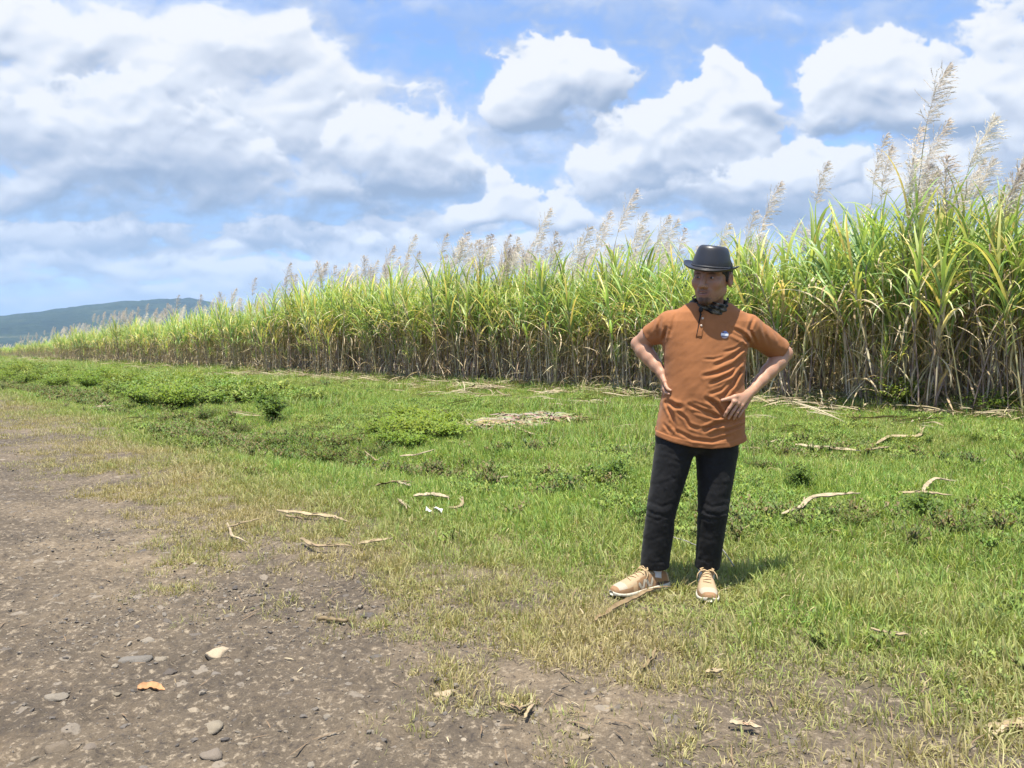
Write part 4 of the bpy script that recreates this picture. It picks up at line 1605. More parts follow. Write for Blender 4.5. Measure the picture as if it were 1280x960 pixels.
for (r0, r1, dens) in ((8, 22, 22), (22, 40, 10), (40, 110, 2.0)):
    x, y = sample(r0, r1, dens)
    s, v = sv(x, y)
    pr = 0.95 * sstep(CANE_V - 1.9, CANE_V - 0.5, v + 0.9 * fbm(s * 0.5, v * 0.3, 3.0, 3)) * (v < CANE_V + 2) + 0.02 * sstep(0.1, 0.35, fbm(x * 0.5, y * 0.5, 61.0, 3)) * (v > 3)
    pr = pr + 0.65 * sstep(CANE_V - 4.2, CANE_V - 2.0, v) * sstep(0.0, 0.25, fbm(s * 0.35, v * 0.9, 23.0, 3)) * (v < CANE_V)
    keep = G_RNG.random(len(x)) < pr
    x, y, v = x[keep], y[keep], v[keep]
    n = len(x)
    Pp.append(np.stack([x, y, height(x, y) + 0.02 + 0.10 * G_RNG.random(n) * sstep(CANE_V - 1.2, CANE_V, v)], -1))
    steep = np.where(G_RNG.random(n) < 0.22 * sstep(CANE_V - 0.9, CANE_V, v), G_RNG.uniform(0.5, 1.3, n), G_RNG.normal(0, 0.12, n))
    Rp.append(np.stack([G_RNG.normal(0, 0.1, n), -steep, G_RNG.uniform(0, 6.28, n)], -1))
    Sp.append(G_RNG.uniform(0.7, 1.25, n))
nP = sum(map(len, Sp))
lit_ = scatter("straw_litter", np.concatenate(Pp), np.concatenate(Rp), np.concatenate(Sp), G_RNG.integers(0, 6, nP), np.zeros(nP), scol, 6)
tag(lit_, "litter of dry cane leaves along the foot of the field", "straw", kind="stuff")

# small broken bits of straw and leaf trodden into the verge
bsrc = []
for i in range(5):
    m = MB()
    L = R5.uniform(0.02, 0.075)
    b = R5.uniform(-0.5, 0.5)
    pts = [Vector((L * (t - 0.5), 0.12 * b * L * sin(3 * t), 0.003 + 0.001 * sin(3.1 * t))) for t in (0, 0.33, 0.66, 1)]
    w = R5.uniform(0.0018, 0.0048)
    m.ribbon(pts, [w * 0.6, w, w, w * 0.3], None, R5.choice([(0.36, 0.29, 0.17), (0.28, 0.21, 0.12), (0.20, 0.14, 0.085), (0.42, 0.35, 0.22)]), 0.3)
    bsrc.append(m.build("bit_source_%02d" % i, straw_mat, link=False))
bcol = source_collection("straw bit sources", bsrc)
Pp, Rp, Sp = [], [], []
for (r0, r1, dens) in ((1.7, 6, 110), (6, 12, 30)):
    x, y = sample(r0, r1, dens)
    s, v = sv(x, y)
    d_ = v - road_edge(s)
    pr = 0.12 + 0.75 * sstep(-0.5, 0.4, d_) * sstep(3.5, 1.6, d_) * sstep(-0.3, 0.3, fbm(x * 0.9, y * 0.9, 41.0, 3))
    keep = G_RNG.random(len(x)) < pr
    x, y, d_ = x[keep], y[keep], d_[keep]
    n = len(x)
    Pp.append(np.stack([x, y, height(x, y) + fineh(x, y) + 0.008 + 0.022 * G_RNG.random(n) * sstep(0.0, 1.5, d_)], -1))
    Rp.append(np.stack([G_RNG.normal(0, 0.2, n), G_RNG.normal(0, 0.2, n), G_RNG.uniform(0, 6.28, n)], -1))
    Sp.append(G_RNG.uniform(0.6, 1.6, n))
nP = sum(map(len, Sp))
bits = scatter("straw_bits", np.concatenate(Pp), np.concatenate(Rp), np.concatenate(Sp), G_RNG.integers(0, 5, nP), np.zeros(nP), bcol, 5)
tag(bits, "small broken bits of straw trodden into the verge", "straw", kind="stuff")

# bushes and herbs -------------------------------------------------------------------------------
bush_mat = leaf_mat("bush leaf", 0.46, 0.5, 0.25, 0.14)


def bush(h, rad, nst, leaf, cols):
    """a leafy weed: forked stems with oval leaves all along them"""
    m, sm = MB(), MB()
    for i in range(nst):
        a = R5.uniform(0, 2 * pi)
        le = sqrt(R5.random())
        hh = h * (1 - 0.45 * le * le) * R5.uniform(0.7, 1.12)
        tip = Vector((rad * le * cos(a), rad * le * sin(a), hh))
        mid = Vector((tip.x * 0.45, tip.y * 0.45, hh * 0.6))
        sm.tube([(0.02 * cos(a), 0.02 * sin(a), -0.03), mid, tip], [0.008, 0.005, 0.002], 4, (0.13, 0.12, 0.05))
        for k in range(R5.randint(16, 24)):
            t = 0.12 + 0.88 * R5.random()
            p = (Vector((0, 0, 0)).lerp(mid, t * 2) if t < 0.5 else mid.lerp(tip, t * 2 - 1))
            la, el_ = R5.uniform(0, 2 * pi), R5.uniform(-0.3, 0.8)
            d = Vector((cos(la) * cos(el_), sin(la) * cos(el_), sin(el_)))
            p = p + d * R5.uniform(0, 0.07)
            L = leaf * R5.uniform(0.6, 1.25)
            q = [p, p + d * L * 0.5 + Vector((0, 0, 0.012)), p + d * L - Vector((0, 0, 0.15 * L))]
            m.ribbon(q, [L * 0.12, L * 0.62, L * 0.05], None, R5.choice(cols), 0.25)
    return m, sm


BUSH = []
for (h, rad, nst, leaf, cols) in ((0.62, 0.80, 62, 0.075, BRIGHT), (0.52, 0.70, 54, 0.07, BRIGHT + MIDG[1:2]), (0.70, 0.75, 62, 0.075, BRIGHT), (0.42, 0.32, 26, 0.075, MIDG), (0.26, 0.45, 40, 0.06, BRIGHT), (0.32, 0.60, 30, 0.045, DARKW + MIDG)):
    f_, s_ = bush(h, rad, nst, leaf, cols)
    BUSH.append((f_.build("foliage", bush_mat, link=False).data, s_.build("stems", bush_mat, link=False).data))


def put_bush(px, py, i, k, label, group=None, name="leafy_bush", cat="bush"):
    p = gp(px, py)
    r = empty(name, (p.x, p.y, surf(p.x, p.y)), R5.uniform(0, 6.28))
    r.scale = (k, k, k * R5.uniform(0.9, 1.1))
    child("foliage", BUSH[i][0], r)
    child("stems", BUSH[i][1], r)
    tag(r, label, cat, group)


put_bush(222, 512, 0, 1.05, "bright green leafy bush standing out at the right end of the thicket")
put_bush(180, 506, 1, 1.0, "green bush just left of the one that ends the thicket")
put_bush(250, 500, 1, 0.8, "smaller green bush behind the right end of the thicket")
for k, (px, py, i, s_) in enumerate([(10, 476, 0, 1.2), (30, 482, 1, 1.2), (52, 476, 2, 1.1), (70, 484, 0, 1.15), (92, 478, 1, 1.2), (112, 486, 0, 1.1), (128, 478, 2, 1.15), (148, 488, 1, 1.15), (160, 480, 0, 1.2), (186, 486, 0, 1.0), (205, 490, 1, 0.95),
                                     (-10, 480, 0, 1.2), (-30, 484, 1, 1.2), (-55, 480, 2, 1.3), (225, 484, 0, 0.8), (80, 470, 1, 1.2), (25, 468, 0, 1.4), (140, 472, 0, 1.2)]):
    put_bush(px, py, i, s_ * R5.uniform(0.6, 0.9), "bright green leafy bush packed among others in the thicket beside the verge", "bushes in the thicket beside the road verge")
put_bush(342, 530, 3, 1.0, "small dark green plant standing alone on the weedy bank", name="leafy_plant", cat="plant")
put_bush(300, 505, 3, 0.9, "small green plant at the back of the weedy bank", name="leafy_plant", cat="plant")
put_bush(330, 512, 3, 0.8, "thin green plant behind the dark green one on the bank", name="leafy_plant", cat="plant")
for px, py, s_ in [(478, 545, 0.9), (500, 538, 1.0), (520, 548, 1.05), (542, 541, 1.0), (560, 548, 0.9), (535, 530, 1.0), (508, 527, 0.9), (565, 532, 0.8), (490, 560, 0.7), (515, 560, 0.7)]:
    put_bush(px, py, 4, s_, "low bright green herb in the patch beside the straw heap", "herbs in the bright patch beside the straw heap", "leafy_herb", "herb")
for px, py, s_ in [(345, 560, 0.75), (375, 571, 0.7), (405, 577, 0.75), (440, 582, 0.6), (430, 560, 0.6), (300, 545, 0.7), (255, 530, 0.8), (390, 545, 0.55), (470, 572, 0.5)]:
    put_bush(px, py, 5, s_, "dark brownish weed in the hollow beside the verge", "dark weeds in the hollow beside the verge", "weed_plant", "weed")
for px, py, i, s_, lab in [(1130, 512, 2, 1.0, "dark green bush growing at the foot of the cane on the right"), (1252, 518, 0, 0.8, "green bush under the tallest cane by the right edge"), (770, 606, 3, 0.55, "small green weed in the grass just left of the man's trousers"),
                          (1000, 610, 3, 0.45, "dark green weed in the grass right of the man's thigh"), (820, 486, 2, 0.9, "green bush at the foot of the cane left of the man"), (1150, 650, 3, 0.5, "low green weed near the forked dry leaf"), (1060, 660, 5, 0.42, "dark low weed below the long bent dry leaf"),
                          (1195, 668, 5, 0.42, "dark low weed farther right in the grass"), (640, 478, 2, 0.8, "green weed at the cane foot behind the straw heap"), (955, 590, 5, 0.45, "brownish weed close behind the man's hip")]:
    put_bush(px, py, i, s_, lab, None, "leafy_plant" if i != 5 else "weed_plant", "plant" if i != 5 else "weed")
# ------------------------------------------------------------------ the man
PY0 = 3.95
ROOT = Vector((0.92, PY0, 0.0))


def J(px, py, dy=0.0):
    return np.array(at(px, py, PY0 + dy) - ROOT)


def to_px(p):
    """where points of the figure are seen in the photograph: used to lay folds of cloth where the cloth has them"""
    x = p[:, 0] + ROOT.x
    y = p[:, 1] + ROOT.y
    z = p[:, 2] + ROOT.z - CAM_H
    zc = y * cos(PITCH) - z * sin(PITCH)
    yc = z * cos(PITCH) + y * sin(PITCH)
    return 640 + F_PX * x / zc, 480 - F_PX * yc / zc


def smin(a, b, k):
    h = np.clip(0.5 + 0.5 * (b - a) / k, 0, 1)
    return b + (a - b) * h - k * h * (1 - h)


def smax(a, b, k):
    return -smin(-a, -b, k)


def rcone(p, a, b, ra, rb):
    """a limb: round at both ends, of changing radius"""
    a, b = np.asarray(a, float), np.asarray(b, float)
    ab = b - a
    t = np.clip(((p - a) @ ab) / (ab @ ab), 0, 1)
    d_ = p - a - t[:, None] * ab
    return np.sqrt((d_ * d_).sum(1)) - (ra + (rb - ra) * t)


def ell(p, c, r):
    q = (p - np.asarray(c)) / np.asarray(r)
    k = np.sqrt((q * q).sum(1))
    g = q / np.asarray(r)
    return k * (k - 1) / np.maximum(1e-6, np.sqrt((g * g).sum(1)))


def sph(p, c, r):
    d_ = p - np.asarray(c)
    return np.sqrt((d_ * d_).sum(1)) - r


def surface_nets(D, lo, h):
    """quads between the cells that the zero level of the field D passes through"""
    S = D < 0
    n = np.zeros(tuple(k - 1 for k in D.shape), np.uint8)
    for dx in (0, 1):
        for dy in (0, 1):
            for dz in (0, 1):
                n += S[dx:D.shape[0] - 1 + dx, dy:D.shape[1] - 1 + dy, dz:D.shape[2] - 1 + dz]
    ci = np.argwhere((n > 0) & (n < 8))
    del n
    idx = np.full(tuple(k - 1 for k in D.shape), -1, np.int32)
    idx[ci[:, 0], ci[:, 1], ci[:, 2]] = np.arange(len(ci))
    acc = np.zeros((len(ci), 3))
    cnt = np.zeros(len(ci))
    corners = [(a, b, c) for a in (0, 1) for b in (0, 1) for c in (0, 1)]
    val = {c: D[ci[:, 0] + c[0], ci[:, 1] + c[1], ci[:, 2] + c[2]] for c in corners}
    for a in corners:
        for ax in range(3):
            if a[ax]:
                continue
            b = tuple(1 if i == ax else a[i] for i in range(3))
            va, vb = val[a], val[b]
            m_ = (va < 0) != (vb < 0)
            t = np.where(m_, va / np.where(m_, va - vb, 1), 0)
            pt = np.repeat(np.array(a, float)[None], len(ci), 0)
            pt[:, ax] += t
            acc += pt * m_[:, None]
            cnt += m_
    V = lo + (ci + acc / cnt[:, None]) * h
    F = []
    for ax in range(3):
        o1, o2 = (ax + 1) % 3, (ax + 2) % 3
        sl0, sl1 = [slice(None)] * 3, [slice(None)] * 3
        sl0[ax], sl1[ax] = slice(0, -1), slice(1, None)
        A, B = S[tuple(sl0)], S[tuple(sl1)]
        e = np.argwhere(A != B)
        e = e[(e[:, o1] > 0) & (e[:, o2] > 0) & (e[:, o1] < D.shape[o1] - 1) & (e[:, o2] < D.shape[o2] - 1)]
        flip = A[e[:, 0], e[:, 1], e[:, 2]]
        q = []
        for d1, d2 in ((1, 1), (0, 1), (0, 0), (1, 0)):
            k = e.copy()
            k[:, o1] -= d1
            k[:, o2] -= d2
            q.append(idx[k[:, 0], k[:, 1], k[:, 2]])
        q = np.stack(q, 1)
        q = np.where(flip[:, None], q, q[:, ::-1])
        F.append(q)
    F = np.concatenate(F)
    return V, F[(F >= 0).all(1)]


def sdf_mesh(f, lo, hi, h):
    lo, hi = np.array(lo, float), np.array(hi, float)
    B = 8
    nb = np.ceil((hi - lo) / (h * B)).astype(int)
    c = np.stack(np.meshgrid(*[np.arange(k) + 0.5 for k in nb], indexing="ij"), -1).reshape(-1, 3)
    dc = f(lo + c * h * B)
    act = np.abs(dc) < h * B * 1.7
    D = np.repeat(np.repeat(np.repeat(dc.reshape(nb).astype(np.float32), B, 0), B, 1), B, 2)
    loc_ = np.stack(np.meshgrid(*[np.arange(B)] * 3, indexing="ij"), -1).reshape(-1, 3)
    bl = (c[act] - 0.5).astype(int) * B
    for i in range(0, len(bl), 800):
        g = bl[i:i + 800, None, :] + loc_[None]
        g = g.reshape(-1, 3)
        D[g[:, 0], g[:, 1], g[:, 2]] = f(lo + g * h)
    return surface_nets(D, lo, h)


def within(p, c, r, f):
    """f near the point c; far from it only a distance that is safely small enough"""
    d = np.sqrt(((p - np.asarray(c)) ** 2).sum(1)) - r
    m_ = d < 0.06
    out = d + 0.03
    if m_.any():
        out[m_] = f(p[m_])
    return out


# --- head frame: -y the face, x to the viewer's right, z up; origin between the eyes, ears and crown
HS = 1.13
HEAD_O = J(889.8, 347, -0.045)
HEAD_R = np.array((Matrix.Rotation(radians(-35), 3, "Z") @ Matrix.Rotation(radians(4), 3, "Y") @ Matrix.Rotation(radians(3), 3, "X")))


def head_local(p):
    return ((p - HEAD_O) @ HEAD_R) / HS


def head_world(q):
    return np.asarray(q) * HS @ HEAD_R.T + HEAD_O


def mir(p):
    q = p.copy()
    q[:, 0] = np.abs(q[:, 0])
    return q


def f_head(p):
    q = head_local(p)
    m_ = mir(q)
    d = ell(q, (0, 0.018, 0.030), (0.077, 0.097, 0.088))
    d = smin(d, ell(q, (0, -0.022, -0.038), (0.063, 0.068, 0.084)), 0.03)
    d = smin(d, rcone(m_, (0.044, 0.004, -0.058), (0.012, -0.064, -0.101), 0.022, 0.017), 0.025)
    d = smin(d, sph(q, (0, -0.072, -0.100), 0.021), 0.02)
    d = smin(d, sph(m_, (0.043, -0.060, -0.024), 0.024), 0.02)
    d = smin(d, rcone(m_, (0.010, -0.083, 0.020), (0.048, -0.066, 0.020), 0.011, 0.010), 0.014)
    d = smax(d, -sph(m_, (0.031, -0.104, -0.001), 0.022), 0.010)
    d = smin(d, ell(m_, (0.031, -0.0735, -0.001), (0.0185, 0.0150, 0.0120)), 0.006)
    d = smax(d, -ell(m_, (0.031, -0.0905, -0.0015), (0.0125, 0.0125, 0.0038)), 0.0015)
    d = smin(d, rcone(q, (0, -0.084, 0.008), (0, -0.110, -0.036), 0.0085, 0.0120), 0.012)
    d = smin(d, sph(m_, (0.0125, -0.0975, -0.040), 0.0095), 0.007)
    d = smax(d, -sph(m_, (0.0065, -0.105, -0.049), 0.0042), 0.004)
    d = smin(d, ell(q, (0, -0.076, -0.066), (0.030, 0.018, 0.022)), 0.016)
    d = smin(d, rcone(m_, (0.002, -0.0925, -0.0610), (0.0285, -0.0775, -0.0595), 0.0060, 0.0035), 0.005)
    d = smin(d, rcone(m_, (0.0, -0.0910, -0.0770), (0.0265, -0.0775, -0.0640), 0.0072, 0.0035), 0.005)
    d = smax(d, -ell(q, (-0.004, -0.098, -0.0688), (0.0255, 0.011, 0.0036)), 0.002)
    # ears
    e = ell(m_, (0.080, 0.014, -0.006), (0.011, 0.021, 0.034))
    e = smax(e, -ell(m_, (0.091, 0.008, -0.004), (0.010, 0.012, 0.020)), 0.006)
    d = smin(d, e, 0.008)
    return d * HS


# --- arms; the elbows are pushed back, the hands rest on the hips
SH_L, EL_L, WR_L = J(836, 402, 0.02), J(798.5, 430, 0.15), J(827, 466, 0.02)
SH_R, EL_R, WR_R = J(935, 408, 0.02), J(981, 442, 0.13), J(941, 487, -0.015)

# --- torso of the shirt: height in pixels, left and right edge, depth in front and behind
TORSO = [  # py, left, right, front, back
    (377, 861, 911, 0.070, 0.075), (383, 853, 918, 0.080, 0.085), (391, 840, 930, 0.095, 0.095), (402, 832, 938, 0.108, 0.105), (416, 829, 938, 0.118, 0.110), (432, 829.5, 933, 0.128, 0.112),
    (450, 830, 930.5, 0.138, 0.110), (470, 830, 929, 0.148, 0.108), (490, 829, 929, 0.152, 0.108), (510, 826, 929, 0.148, 0.112), (530, 822, 930, 0.142, 0.118), (550, 818.5, 931.5, 0.140, 0.122), (575, 818, 932, 0.138, 0.120)]
TZ = np.array([J(640, t[0])[2] for t in TORSO])
TL = np.array([J(t[1], t[0])[0] for t in TORSO])
TR = np.array([J(t[2], t[0])[0] for t in TORSO])
TF = np.array([t[3] for t in TORSO])
TB = np.array([t[4] for t in TORSO])
_o = np.argsort(TZ)
TZ, TL, TR, TF, TB = TZ[_o], TL[_o], TR[_o], TF[_o], TB[_o]


def f_torso(p, grow=0.0):
    z = p[:, 2]
    l, r = np.interp(z, TZ, TL), np.interp(z, TZ, TR)
    fr, bk = np.interp(z, TZ, TF), np.interp(z, TZ, TB)
    a = (r - l) / 2 + grow
    b = np.where(p[:, 1] < 0, fr, bk) + grow
    x, y = p[:, 0] - (l + r) / 2, p[:, 1]
    n = 2.35
    k = (np.abs(x / a) ** n + np.abs(y / b) ** n) ** (1 / n)
    d = (k - 1) * np.minimum(a, b) * 0.85
    return smax(d, z - TZ[-1] - grow * 0.5, 0.02)


HEM = [(818, 547), (835, 553), (858, 558), (881, 560), (905, 558.5), (932, 552)]
HEM_X = np.array([J(*q)[0] for q in HEM])
HEM_Z = np.array([J(*q, -0.10)[2] for q in HEM])

FOLDS = [  # creases of the shirt in the photograph: points, half width in pixels, depth in metres
    ([(931, 434), (915, 447), (893, 457)], 2.6, 0.007), ([(931, 445), (917, 458), (897, 466), (880, 470)], 2.6, 0.008), ([(928, 452), (914, 468), (888, 480)], 2.4, 0.009), ([(926, 462), (917, 480), (902, 498)], 2.8, 0.012),
    ([(918, 474), (903, 487), (886, 493)], 2.4, 0.006), ([(884, 499), (895, 506), (904, 520)], 3.2, 0.013), ([(862, 506), (882, 515), (903, 522)], 2.6, 0.009), ([(868, 514), (885, 520), (903, 523)], 2.2, 0.006),
    ([(880, 538), (897, 530), (916, 525)], 3.0, 0.013), ([(896, 533), (915, 530), (928, 524)], 2.4, 0.006), ([(846, 539), (866, 549), (890, 552), (915, 545)], 2.4, 0.005), ([(905, 541), (917, 536), (929, 531)], 2.0, 0.006),
    ([(834, 502), (844, 508), (852, 509)], 3.2, 0.010), ([(832, 504), (840, 520), (844, 534)], 2.4, 0.007), ([(845, 513), (857, 523), (862, 533), (876, 538)], 2.2, 0.005), ([(838, 528), (846, 540)], 2.0, 0.004),
    ([(830, 530), (838, 541)], 2.0, 0.003), ([(860, 530), (875, 535), (888, 534)], 1.8, 0.003), ([(865, 503), (882, 509)], 2.2, 0.004),
    ([(912, 415), (922, 420), (934, 427)], 2.6, 0.006), ([(915, 411), (927, 417), (940, 430)], 3.0, 0.008), ([(942, 398), (937, 412), (945, 430)], 2.4, 0.006), ([(952, 402), (956, 418), (962, 432)], 2.4, 0.004),
    ([(936, 431), (950, 440), (962, 447)], 2.2, 0.004), ([(826, 398), (823, 410), (824, 420)], 2.6, 0.007), ([(818, 402), (814, 414)], 2.2, 0.004), ([(833, 410), (829, 424)], 2.4, 0.006), ([(931, 428), (920, 436), (905, 440)], 2.0, 0.004),
    ([(905, 446), (893, 449), (880, 449)], 1.8, 0.003), ([(915, 490), (922, 500), (926, 515)], 2.2, 0.004), ([(846, 390), (842, 402), (838, 418)], 2.6, 0.003),
]
PANTS_FOLDS = [
    ([(806, 636), (818, 643), (832, 645), (846, 637)], 2.6, 0.010), ([(805, 645), (822, 650), (842, 645)], 2.4, 0.006), ([(812, 628), (828, 634), (846, 626)], 2.4, 0.006),
    ([(873, 634), (884, 642), (898, 644), (911, 640)], 2.4, 0.011), ([(872, 643), (886, 650), (908, 648)], 2.4, 0.006), ([(876, 626), (890, 634), (908, 630)], 2.2, 0.006),
    ([(830, 564), (850, 571), (866, 566)], 2.0, 0.004), ([(836, 575), (852, 579), (864, 576)], 2.0, 0.004), ([(872, 565), (884, 573), (905, 574)], 2.0, 0.004), ([(876, 576), (892, 583), (910, 580)], 2.0, 0.004),
    ([(818, 606), (832, 603), (850, 596)], 2.4, 0.004), ([(880, 600), (895, 607), (912, 604)], 2.4, 0.003), ([(800, 700), (815, 704), (833, 702)], 2.0, 0.004), ([(870, 698), (884, 702), (899, 699)], 2.0, 0.004),
    ([(801, 672), (812, 676), (836, 668)], 2.4, 0.003), ([(872, 670), (888, 676), (902, 672)], 2.4, 0.003),
]


def fold_depth(p, folds, front):
    """how far the creases push the cloth in at each point"""
    X, Y = to_px(p)
    out = np.zeros(len(p))
    for pts, w, dep in folds:
        best = np.full(len(p), 1e9)
        along = np.zeros(len(p))
        n = len(pts) - 1
        for i in range(n):
            (ax, ay), (bx, by) = pts[i], pts[i + 1]
            dx, dy = bx - ax, by - ay
            t = np.clip(((X - ax) * dx + (Y - ay) * dy) / (dx * dx + dy * dy), 0, 1)
            dd = (X - ax - t * dx) ** 2 + (Y - ay - t * dy) ** 2
            m_ = dd < best
            best = np.where(m_, dd, best)
            along = np.where(m_, (i + t) / n, along)
        r = np.sqrt(best) / (w * 0.85)
        taper = np.clip(np.minimum(along, 1 - along) * 4 + 0.35, 0, 1)
        out += 0.78 * dep * taper * (np.exp(-1.3 * r * r) - 0.55 * np.exp(-((r - 1.9) / 0.9) ** 2))
    return out * front


def f_shirt(p):
    d = f_torso(p)
    # sleeves
    for S_, E_, c1, c2 in ((SH_L, EL_L, 0.066, 0.056), (SH_R, EL_R, 0.072, 0.057)):
        end = 0.60 if S_ is SH_L else 0.86
        axis = (E_ - S_) / np.linalg.norm(E_ - S_)
        s = rcone(p, S_ + np.array((0, 0, -0.012)), S_ + (E_ - S_) * 1.1, c1, c2)
        s = smax(s, (p - (S_ + (E_ - S_) * end)) @ axis, 0.006)
        d = smin(d, s, 0.035)
    front = sstep(0.06, -0.03, p[:, 1])
    X, Y = to_px(p)
    d = d + fold_depth(p, FOLDS, front)
    # the loose cloth is never quite smooth
    d = d + 0.0022 * fb2(X / 22, Y / 34, 2.0, 2) + 0.0010 * fb2(X / 9 + Y / 12, Y / 10, 5.0, 2) + 0.005 * (1 - front) * fb2(X / 16 + p[:, 1] * 30, Y / 12, 8.0, 2)
    hz = np.interp(p[:, 0], HEM_X, HEM_Z) + np.where(p[:, 1] > 0, 0.02, 0)
    d = d - 0.0025 * sstep(0.030, 0.026, p[:, 2] - hz) * (p[:, 2] > hz - 0.01)
    d = smax(d, hz - p[:, 2], 0.004)
    # open below and at the cuffs and neck
    inner = np.maximum(f_torso(p, -0.012), p[:, 2] - (hz + 0.06))
    d = np.maximum(d, -inner)
    for S_, E_, r_ in ((SH_L, EL_L, 0.052), (SH_R, EL_R, 0.053)):
        axis = (E_ - S_) / np.linalg.norm(E_ - S_)
        end = 0.60 if S_ is SH_L else 0.86
        t = (p - (S_ + (E_ - S_) * end)) @ axis
        hole = np.maximum(rcone(p, S_, S_ + (E_ - S_) * 1.3, r_ + 0.004, r_ - 0.004), np.abs(t) - 0.035)
        d = np.maximum(d, -hole)
    nk = rcone(p, J(885.5, 393, -0.012), J(888, 362, 0.0), 0.080, 0.105)
    d = smax(d, -nk, 0.006)
    return d


def front_y(px, py, f=f_shirt):
    """depth of the cloth at a pixel: where the line of sight meets it"""
    dy = np.arange(-0.30, 0.10, 0.0015)
    P = np.array([J(px, py, t) for t in dy])
    v = f(P)
    k = np.where(v < 0)[0]
    return dy[k[0]] if len(k) else 0.05


HIP_L, KN_L, AN_L = J(843, 562, 0.0), J(827, 636, -0.015), J(817, 716, 0.02)
HIP_R, KN_R, AN_R = J(896, 562, 0.0), J(891.5, 636, -0.03), J(883, 716, 0.015)


def f_pants(p):
    d = ell(p, J(872, 543, 0.0), (0.215, 0.135, 0.10))
    legs = None
    for H_, K_, A_, r in ((HIP_L, KN_L, AN_L, (0.100, 0.075, 0.074)), (HIP_R, KN_R, AN_R, (0.107, 0.076, 0.060))):
        q = p * np.array((1, 0.94, 1))
        hh, kk, aa = [v * np.array((1, 0.94, 1)) for v in (H_, K_, A_)]
        l = smin(rcone(q, hh, kk, r[0], r[1]), rcone(q, kk, aa, r[1], r[2]), 0.008)
        legs = l if legs is None else smin(legs, l, 0.012)
    d = smin(d, legs, 0.035)
    d = d + 0.30 * fold_depth(p, PANTS_FOLDS, sstep(0.05, -0.02, p[:, 1]))
    X, Y = to_px(p)
    d = d + 0.003 * fb2(X / 14, Y / 16, 3.0, 3) + 0.0015 * fb2(X / 5, Y / 5, 6.0, 2)
    # hems, open at the bottom
    d = smin(d, ell(p, J(870, 556, 0.0), (0.12, 0.11, 0.036)), 0.012)
    for A_, K_, zc, r in ((AN_L, KN_L, J(815, 712, -0.06)[2], 0.067), (AN_R, KN_R, J(884, 713, -0.05)[2], 0.054)):
        side = (p[:, 0] < (AN_L[0] + AN_R[0]) / 2) if A_ is AN_L else (p[:, 0] >= (AN_L[0] + AN_R[0]) / 2)
        low = zc - p[:, 2] + (p[:, 1] - A_[1]) * 0.10
        d = np.where(side, np.maximum(d, low), d)
        hole = np.maximum(rcone(p, A_ - np.array((0, 0, 0.08)), A_ + (K_ - A_) * 0.2, r, r), p[:, 2] - zc - 0.03)
        d = np.where(side, np.maximum(d, -hole), d)
    return np.maximum(d, p[:, 2] - J(870, 520)[2])


# --- hands: palm and five fingers each
def chain(p, pts, rad, k=0.004):
    d = None
    for i in range(len(pts) - 1):
        s = rcone(p, pts[i], pts[i + 1], rad[i], rad[i + 1])
        d = s if d is None else smin(d, s, k)
    return d


def on_shirt(px, py, off):
    return J(px, py, front_y(px, py) - off)


HAND_R = dict(
    wrist=WR_R,
    palm=[on_shirt(917.5, 502.5, 0.026), on_shirt(922, 505, 0.026), on_shirt(926.5, 507.5, 0.022), J(931, 509, -0.052)],
    fingers=[
        [on_shirt(917.5, 502.5, 0.026), on_shirt(911.5, 510.5, 0.021), on_shirt(908, 516, 0.013), on_shirt(905.8, 520.0, 0.006)],
        [on_shirt(922, 505, 0.026), on_shirt(916.5, 513.5, 0.023), on_shirt(913.2, 519, 0.014), on_shirt(910.8, 523.2, 0.006)],
        [on_shirt(926.5, 507.5, 0.023), on_shirt(921.5, 515.5, 0.021), on_shirt(918.7, 520, 0.013), on_shirt(916.9, 523.6, 0.006)],
        [J(931, 509, -0.052), on_shirt(926.8, 515.0, 0.018), on_shirt(924.6, 518.6, 0.012), on_shirt(923.2, 521.4, 0.006)]],
    thumb=[J(932, 492.5, -0.050), on_shirt(919, 496, 0.020), on_shirt(910.5, 498.7, 0.012), on_shirt(902.5, 500.5, 0.006)])
HAND_L = dict(
    wrist=WR_L,
    palm=[J(831, 477.5, -0.036), J(829.5, 479.5, -0.012), J(829, 480, 0.010), J(829, 479, 0.030)],
    fingers=[
        [J(831, 477.5, -0.036), J(832.6, 483.0, -0.058), on_shirt(835.0, 486.5, 0.012), on_shirt(838.2, 488.0, 0.006)],
        [J(829.5, 479.5, -0.012), J(830.2, 486.5, -0.034), J(832.4, 491.0, -0.050), on_shirt(836.5, 492.5, 0.006)],
        [J(829, 480, 0.010), J(829.2, 487.5, -0.006), J(830.8, 492.5, -0.020), J(833.5, 495.5, -0.038)],
        [J(829, 479, 0.030), J(829, 486, 0.022), J(830.4, 490.5, 0.012), J(832.4, 493.5, 0.0)]],
    thumb=[J(829.5, 469, 0.035), J(831, 475, 0.055), J(833.5, 479.5, 0.062), J(836, 483, 0.066)])


def f_hand(p, H):
    w = H["wrist"]
    d = None
    for i, k in enumerate(H["palm"]):
        s = rcone(p, w + (k - w) * 0.12, k, 0.0175, 0.0115)
        d = s if d is None else smin(d, s, 0.014)
    for i, pts in enumerate(H["fingers"]):
        r = (1.0, 1.04, 0.98, 0.84)[i]
        s = chain(p, pts, [0.0102 * r, 0.0092 * r, 0.0082 * r, 0.0070 * r])
        d = smin(d, s, 0.005)
    th = chain(p, H["thumb"], [0.017, 0.0125, 0.0105, 0.0085], 0.006)
    d = smin(d, th, 0.010)
    # tendons and knuckles
    for k in H["palm"]:
        d = smin(d, sph(p, k + np.array((0.0, -0.002, 0.002)), 0.0102), 0.006)
    return d


